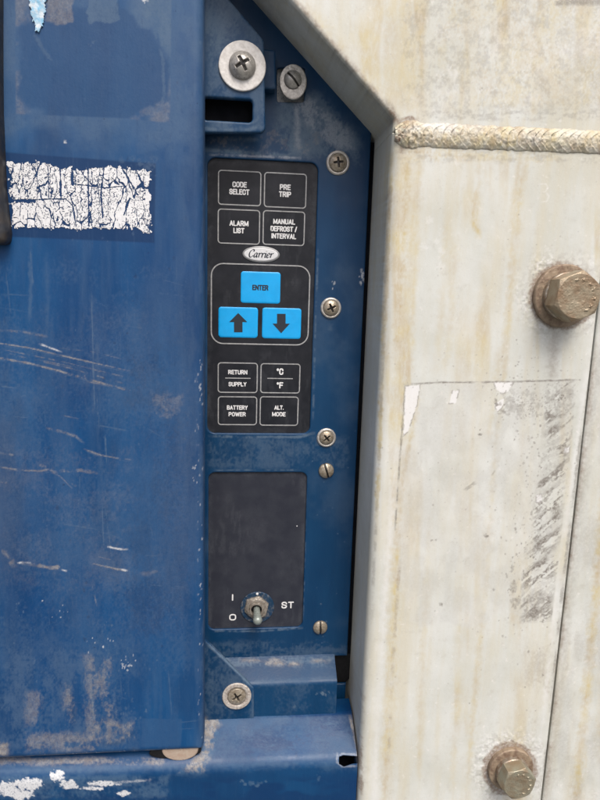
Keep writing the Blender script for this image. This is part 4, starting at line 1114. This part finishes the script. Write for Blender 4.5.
# ================================================================== DOOR
door = thing('access_door', 'faded scratched blue steel door with cracked white decal patch, left of the keypad', 'door', at(100, 756, DD))
xd1 = 0.5*(at(202.2, 100, DD)[0]+at(204, 650, DD)[0])
zd0 = at(100, 756.5, DD)[2]
dpoly = [(at(-110, 400, DD)[0], zd0), (xd1, zd0), (xd1, ZT), (at(-110, 400, DD)[0], ZT)]
def door_wear(px, py, t):
    W = Wear(px, py)
    x, y = px, py
    big = fbm(x*0.012, y*0.006, 201, 5)
    W.add(0, 0.28*sst(0.42, 0.75, big))
    W.add(0, 0.20*sst(0.5, 0.75, fbm(x*0.06, y*0.008, 202, 4)))
    W.add(2, 0.55*sst(0.5, 0.68, fbm(x*0.02, y*0.006, 203, 4)))
    # pale chalked margin and top
    top = sst(165, 120, y+(fbm(x*0.03, y*0.03, 204, 4)-0.5)*60)
    W.add(0, 0.62*top*(0.6+0.4*sst(0.35, 0.6, fbm(x*0.03, y*0.02, 205, 4))))
    W.add(0, 0.5*sst(150, 172, x)*sst(260, 100, y)*sst(0.3, 0.6, fbm(x*0.04, y*0.02, 206, 4)))
    W.add(0, 0.35*sst(160, 185, x)*sst(0.35, 0.65, fbm(x*0.05, y*0.01, 207, 4)))
    # ghost of a peeled label at the top
    gh = s_poly([(15, -40), (172, -40), (170, 123), (120, 118), (16, 114)])
    rag = (fbm(x*0.035, y*0.035, 208, 5)-0.5)
    m = sst(1.0, -1.0, gh(x, y))
    bell = sst(3, -3, s_poly([(20, 32), (45, 12), (126, 6), (152, 28), (168, 72), (169, 100), (134, 121), (26, 114), (17, 95)])(x, y)+rag*24)
    W.w[:, 0] = W.w[:, 0]*(1-m)+m*((0.22+0.3*sst(0.3, 0.7, fbm(x*0.06, y*0.03, 209, 4))+0.5*sst(120, 150, x)*sst(80, 30, y))*(1-bell)+0.22*bell)
    W.add(2, 0.35*m*bell)
    W.add(1, 0.28*m*(1-bell)*sst(0.3, 0.6, fbm(x*0.05, y*0.05, 210, 4))*np.maximum(sst(44, 20, x), sst(60, 100, y)*sst(120, 140, x)))
    W.stroke(0, [(16, 114.5), (60, 116), (120, 119), (170, 123.5)], 0.9, 0.55, 211, 0.3, (0.05, 0.2))
    W.stroke(0, [(171, 40), (170, 122)], 0.9, 0.45, 212, 0.35, (0.05, 0.2))
    W.fill(0, s_poly([(88, -5), (118, -5), (121, 20), (112, 24), (98, 22), (90, 24), (86, 12)]), 0.85, 1.0, 3, 213, 0.15)
    W.fill(1, s_poly([(46, -10), (74, -10), (72, 22), (58, 26), (47, 20)]), 0.38, 1.5, 3, 214, 0.15)
    W.stroke(0, [(34, 32), (42, 48), (53, 62)], 2.6, 0.6, 215, 0.25)
    W.stroke(0, [(140, 0), (152, 24), (163, 58), (164, 95), (158, 120)], 2.0, 0.7, 216, 0.3, (0.06, 0.2))
    W.stroke(0, [(160, 5), (166, 40), (171, 62)], 1.8, 0.6, 217, 0.35)
    W.stroke(0, [(185, 60), (186, 95)], 1.2, 0.6, 218, 0.35)
    W.flecks(3, 146, 1, 3, 3, 4, 1.8, 0.9, 219); W.flecks(3, 65, 142.5, 0.5, .5, 1, 1.6, 0.9, 220); W.flecks(0, 92, 43, 4, 8, 4, 1.4, .7, 221)
    # dark ghost of the lower decal
    g2 = s_poly([(4, 152), (156, 163.5), (154.5, 243), (4, 236.5)])
    m2 = sst(1.0, -1.0, g2(x, y))
    W.w[:, 0] *= 1-0.9*m2*sst(0.1, 0.5, 1-0.4*fbm(x*0.2, y*0.2, 222, 3)); W.w[:, 1] *= 1-m2
    W.add(2, 0.95*m2)
    W.area(0, rr(118, 160, 155, 180), 0.5, (0.15, 0.25), 0.52, 0.1, 223, 4, 5)
    # left edge rub, mid panel runs
    for i, (xx, y0, y1, a) in enumerate(((28, 246, 320, .6), (45, 250, 345, .4), (92, 290, 420, .5), (97, 330, 520, .45), (100, 440, 560, .5), (106, 470, 600, .4), (112, 300, 400, .25), (145, 470, 540, .35), (146, 600, 720, .3), (18, 420, 520, .35), (70, 260, 420, .22), (140, 560, 690, .25), (168, 300, 500, .25), (60, 580, 690, .3), (35, 600, 720, .3), (158, 620, 760, .25))):
        W.stroke(0, [(xx, y0), (xx+3, (y0+y1)/2), (xx+1.5, y1)], 2.2+(i % 3)*1.6, a*.7, 230+i, 0.34, (0.03, 0.15))
    g_ = np.random.default_rng(77)
    for i in range(70):
        a, b, l = g_.uniform(-20, 195), g_.uniform(250, 740), g_.uniform(10, 60)
        th = g_.normal(0.12, 0.25) if i % 3 else g_.normal(1.5, 0.1)
        W.stroke(0, [(a, b), (a+l*math.cos(th)*.5, b+l*math.sin(th)*.5), (a+l*math.cos(th), b+l*math.sin(th)+g_.normal(0, 2))], g_.uniform(.45, .8), g_.uniform(.25, .55), 600+i, .42, (0.1, 0.4))
    W.flecks(0, 95, 400, 160, 500, 160, .9, .45, 700, 1.5)
    W.flecks(2, 95, 400, 160, 600, 120, 1.6, .8, 701, 1.3)
    for i, (xx, y0, y1) in enumerate(((91.5, 292, 360), (93, 360, 410), (97, 395, 430), (102, 500, 560), (105, 435, 470))):
        W.stroke(0, [(xx, y0), (xx+2, y1)], 0.8, 0.75, 250+i, 0.3, (0.06, 0.3))
    W.area(1, rr(-40, 200, 300, 640), .05, (.02, .008), .5, .14, 640, 5, 20); W.area(1, rr(-40, 140, 440, 600), .10, (.03, .05), .52, .12, 641, 5, 20); W.area(0, rr(-40, 200, 250, 700), .3, (.012, .02), .5, .14, 642, 5, 20)
    # tan scratches
    T = [([(-40, 338), (0, 343.5), (30, 348), (60, 355), (95, 363), (130, 371)], 1.0, .95, .3), ([(-40, 352), (0, 358), (30, 363.5), (60, 371), (95, 381), (130, 391)], 1.4, .95, .3),
         ([(0, 349), (60, 361), (130, 378)], 0.7, .6, .45), ([(10, 354), (70, 368), (130, 385)], 0.9, .6, .45), ([(40, 360), (90, 370), (128, 375)], 0.7, .55, .5), ([(50, 372), (95, 383), (126, 388)], 1.0, .6, .45),
         ([(0, 330.5), (20, 331.5), (50, 337)], 1.8, .45, .4), ([(60, 348), (95, 352), (130, 361)], 0.7, .4, .5), ([(78, 360), (86, 378)], 0.8, .5, .4), ([(47, 428), (60, 431), (76, 436), (84, 443)], 1.8, .7, .4), ([(84, 449), (100, 455), (115, 458), (131, 460)], 1.2, .75, .4),
         ([(62, 415), (80, 419)], 0.7, .5, .4), ([(0, 453), (14, 455)], 1.4, .6, .4), ([(0, 467), (18, 470), (40, 471), (50, 469)], 1.6, .75, .4), ([(36, 463), (46, 467), (58, 474), (76, 486)], 2.2, .6, .45), ([(60, 471), (80, 470), (96, 473)], 2.4, .6, .42), ([(0, 482), (14, 484)], 1.6, .6, .4),
         ([(45, 470), (60, 476), (72, 488)], 1.0, .5, .4), ([(0, 549), (8, 556), (14, 565)], 5.0, .8, .4), ([(16, 562), (30, 564), (50, 568), (62, 567)], 2.4, .9, .35), ([(90, 563), (108, 567), (126, 571)], 1.3, .85, .35), ([(95, 556), (112, 560)], 0.8, .5, .4),
         ([(108, 546), (118, 549), (127, 550)], 1.4, .5, .3), ([(140, 575), (156, 572), (158, 580)], 3.0, .28, .42), ([(92, 585), (97, 606)], 0.8, .5, .35)]
    for i, (P, wd, a, b) in enumerate(T): W.stroke(1, P, wd*0.8, a*0.7, 300+i, b+0.03, (0.15, 0.5)); W.stroke(0, [(q[0]+2, q[1]+2.2) for q in P], wd*.6, a*.5, 900+i, b+.05, (.15, .5))
    for i, P in enumerate(([(108, 547), (118, 549), (127, 549.5)], [(18, 563), (30, 563)], [(120, 569), (127, 571)], [(62, 570), (66, 571)], [(40, 344), (62, 352)])):
        W.stroke(3, P, 1.0, .75, 340+i, .35, (0.2, 0.5))
    for i, P in enumerate(([(20, 396), (50, 394)], [(97, 425), (128, 431)], [(30, 250), (33, 285)], [(0, 386), (22, 389)], [(0, 415), (30, 418)], [(105, 505), (112, 560)], [(40, 520), (100, 530)])):
        W.stroke(0, P, 0.8, .65, 350+i, .35, (0.1, 0.4))
    W.area(1, rr(150, 185, 390, 420), 0.22, (0.12, 0.12), 0.5, 0.1, 360, 4, 8)
    W.area(2, rr(120, 200, 330, 640), 0.5, (0.05, 0.03), 0.55, 0.12, 361, 4, 12)
    # white flecks
    for i, (cx, cy_, rx, ry, n, r) in enumerate(((110, 625, 10, 12, 10, 1.0), (100, 640, 18, 14, 8, 1.0), (125, 663, 8, 10, 26, 1.0), (105, 650, 9, 9, 9, 1.1), (36, 660, 4, 3, 3, 1.2), (18, 605, 4, 12, 8, 1.1), (58, 610, 10, 12, 8, .8), (2, 620, 3, 6, 4, 1.2), (110, 706, 5, 6, 6, 1.4), (80, 300, 80, 250, 10, .7), (80, 680, 80, 80, 24, .8), (190, 400, 12, 60, 14, .8), (120, 715, 20, 14, 22, 1.1), (36, 690, 8, 30, 8, .9))):
        W.flecks(3 if i in (2, 1, 6) else 0, cx, cy_, rx, ry, n, r*(.62 if i in (2, 1, 6) else .9), .7, 370+i, 1.9)
    # mud at the bottom edge
    W.area(1, rr(84, 116, 655, 745), .42, (0.10, 0.035), .5, .1, 390, 5, 9)
    W.area(1, s_poly([(95, 715), (134, 722), (136, 738), (95, 752), (60, 752), (86, 735)]), .55, (0.09, 0.09), .49, .12, 391, 5, 6)
    W.area(1, rr(25, 90, 732, 752), .45, (0.05, 0.11), .44, .12, 392, 5, 6)
    W.area(1, rr(24, 44, 690, 726), .35, (0.12, 0.04), .5, .1, 393, 4, 7)
    W.area(1, rr(62, 76, 680, 726), .42, (0.14, 0.04), .5, .1, 394, 4, 6)
    W.area(1, rr(-40, 8, 742, 757), .8, (0.08, 0.1), .4, .12, 395, 4, 5)
    W.area(0, rr(-60, 140, 630, 760), .5, (0.05, 0.03), .47, .14, 396, 5, 20)
    W.stroke(2, [(0, 745), (14, 750), (30, 746)], 4, .9, 397, .25); W.stroke(2, [(100, 744), (120, 742), (134, 732)], 5, .9, 398, .25); W.stroke(2, [(70, 680), (74, 730)], 5, .8, 399, .3)
    W.stroke(0, [(86, 665), (92, 690), (94, 722)], 1.2, .9, 400, .25)
    W.fill(0, s_poly([(142, 718), (182, 719), (181, 746), (141, 747)]), .22, 1.0, .6, 401)
    W.stroke(0, [(128, 250), (128, 560), (129, 740)], 0.8, .25, 402, .4)
    # rim chips: right edge and bottom lip
    edge = sst(0.0050, 0.0015, t)
    W.add(0, .45*edge*sst(.35, .6, fbm(x*0.2, y*0.03, 403, 4)))
    W.add(3, .5*edge*sst(.70, .78, fbm(x*0.5, y*0.2, 404, 3))*(y > 360))
    W.add(1, .8*sst(0.0035, 0.001, t)*(y > 700)*sst(.4, .55, fbm(x*0.12, y*0.2, 405, 3))*sst(190, 150, x))
    W.flecks(0, 202, 37, 2, 5, 4, 1.4, .9, 406, 1.6); W.flecks(3, 194, 470, 4, 60, 10, .6, .5, 407, 2)
    return W.w
hf('door_skin', s_poly(dpoly, 0.0030), boxof(dpoly, 0.001), 0.00052, DD, DD-0.020, M['door'], door, 0.0058,
   lambda x, z, px, py, t: ((fbm(px*0.010, py*0.006, 200, 3)-0.5)*0.0022 + (fbm(px*0.05, py*0.03, 199, 3)-0.5)*0.0002)*sst(0, 0.02, t), door_wear)

# cracked white paint film: thousands of tiny islands, cut from one thin sheet
def decal():
    lim = s_poly([(8, 163), (30, 163), (40, 161), (58, 168), (60, 168), (72, 167), (74, 170), (100, 169), (108, 166), (150, 171), (150, 232), (143, 234), (137, 229), (120, 229), (75, 229), (50, 229), (12, 227)])
    x0, x1, z0, z1 = pxbox(4, 154, 158, 238, DD)
    spc = 0.00021
    nx, nz = int((x1-x0)/spc), int((z1-z0)/spc)
    gx, gz = np.meshgrid(np.linspace(x0, x1, nx), np.linspace(z0, z1, nz))
    V = np.stack([gx.ravel(), np.full(nx*nz, -DD), gz.ravel()], 1)
    x, y = proj(V)
    wx = x+(fbm(x*.22, y*.22, 501, 3)-.5)*7; wy = y+(fbm(x*.22, y*.22, 502, 3)-.5)*6
    wx = x+(fbm(x*.16, y*.10, 501, 3)-.5)*7; wy = y+(fbm(x*.2, y*.2, 502, 3)-.5)*5
    def voro(sx, sy_, seed):
        u, v = wx*sx, wy*sy_
        iu, iv = np.floor(u), np.floor(v)
        f1 = np.full(len(x), 9.); f2 = np.full(len(x), 9.)
        for di in (-1, 0, 1):
            for dj in (-1, 0, 1):
                cu, cv = iu+di+_hash(iu+di, iv+dj, seed), iv+dj+_hash(iu+di, iv+dj, seed+9)
                d = np.hypot((u-cu), (v-cv))
                f2 = np.where(d < f1, f1, np.minimum(f2, d)); f1 = np.minimum(f1, d)
        return f2-f1
    c1 = voro(.11, .026, 510)        # long vertical cracks
    c2 = voro(.28, .09, 520)
    c3 = voro(.60, .26, 530)
    wd = .5+.9*fbm(x*.08, y*.08, 540, 3)
    crack = (c1 < .040*wd) | (c2 < .026*wd) | ((c3 < .055*wd) & (fbm(x*.05, y*.06, 541, 3) > .36))
    d = lim(x, y)+(fbm(x*.25, y*.25, 542, 4)-.5)*9
    gone = d > 0
    # torn gaps
    def gap(P, wpx, sd):
        q = np.full(len(x), 1e9)
        for a, b in zip(P[:-1], P[1:]): q = np.minimum(q, s_cap(*a, *b, 0)(x, y))
        return q+(fbm(x*.4, y*.4, sd, 3)-.5)*wpx*1.3 < wpx*.55
    gone |= gap([(6, 199), (18, 201), (34, 201)], 3.2, 550) | gap([(34, 200), (50, 199), (66, 199), (73, 206), (76, 226)], .9, 551)
    gone |= gap([(60, 166), (61, 196)], 1.5, 552) | gap([(72, 168), (73, 184)], 2.2, 553) | gap([(88, 168), (89, 226)], 1.0, 554) | gap([(104, 168), (101, 195), (103, 218)], 1.2, 555)
    gone |= gap([(122, 168), (138, 195)], 1.3, 556) | gap([(114, 180), (118, 184)], 2.0, 557) | gap([(130, 198), (124, 215)], 1.6, 558) | gap([(48, 165), (49, 198)], .6, 559) | gap([(75, 184), (90, 186), (105, 188), (125, 186)], .6, 560)
    gone |= gap([(90, 212), (92, 222)], 1.4, 561) | gap([(8, 176), (12, 178)], 2, 562) | gap([(8, 186), (12, 187)], 1.6, 563)
    keepv = ~(crack | gone)
    idx = np.arange(nx*nz).reshape(nz, nx)
    Q = np.stack([idx[:-1, :-1], idx[:-1, 1:], idx[1:, 1:], idx[1:, :-1]], -1).reshape(-1, 4)
    Q = Q[keepv[Q].sum(1) >= 3]
    us = np.unique(Q); rm = np.full(nx*nz, -1); rm[us] = np.arange(len(us)); Q = rm[Q]; V = V[us]
    h = ((fbm(V[:, 0]*0+x[us]*.010, y[us]*.006, 200, 3)-.5)*.0022 + (fbm(x[us]*.05, y[us]*.03, 199, 3)-.5)*.0002)
    t = xd1-V[:, 0]; h = h*sst(0, .02, t)
    V[:, 1] = -DD-h-.00022-.00012*fbm(x[us]*.3, y[us]*.3, 570, 3)
    link('cracked_decal', V, Q, M['decal'], door)['label'] = 'crazed white decal remnant'
decal()
fq = pts([(28.5, -12), (47, -12), (45, 12), (40.5, 31), (36.5, 30), (31, 12)], DD+0.0004)
fsd = s_poly(fq)
hf('foil_scrap', lambda x, z: fsd(x, z)+(fbm(x*900, z*500, 581, 4)-.5)*.0035, boxof(fq, 0.001), 0.0003, DD+0.0008, DD-0.001, M['foil'], door, 0, lambda x, z, px, py, t: (fbm(px*.1, py*.1, 580, 4)-.5)*.0006)
hb = pts([(-30, -60), (-2.5, -60), (-1.5, 110), (2, 190), (7.0, 232), (6, 244), (-30, 245)], DD+0.008)
hf('door_catch', s_poly(hb, 0.0035), boxof(hb, .001), 0.0006, DD+0.010, DD-0.002, M['handle'], door, 0.005, lambda x, z, px, py, t: (fbm(px*.2, py*.1, 590, 4)-.5)*.0006)['label'] = 'dark rusty catch bar at the left edge'

# beige plug between the door's lower edge and the channel
plug = thing('beige_plug', 'beige round plug peeping out beneath the lower right corner of the blue door', 'plug', at(179, 761, 0.046))
qx, qz = XZ(180.5, 748.0, 0.040)
hf('plug_disc', s_ellipse(qx, qz, 20.0*sc_(.040), 13.5*sc_(.040)), (qx-.016, qx+.016, qz-.013, qz+.013), 0.0005, 0.0425, 0.030, M['plug'], plug, 0.0012)
qx2, qz2 = XZ(175.5, 751.0, 0.040)
hf('rubber_seat', s_ellipse(qx2, qz2, 28.5*sc_(.040), 8.0*sc_(.040)), (qx2-.023, qx2+.023, qz2-.013, qz2+.013), 0.0005, 0.0415, 0.030, M['black'], plug, 0.0006)
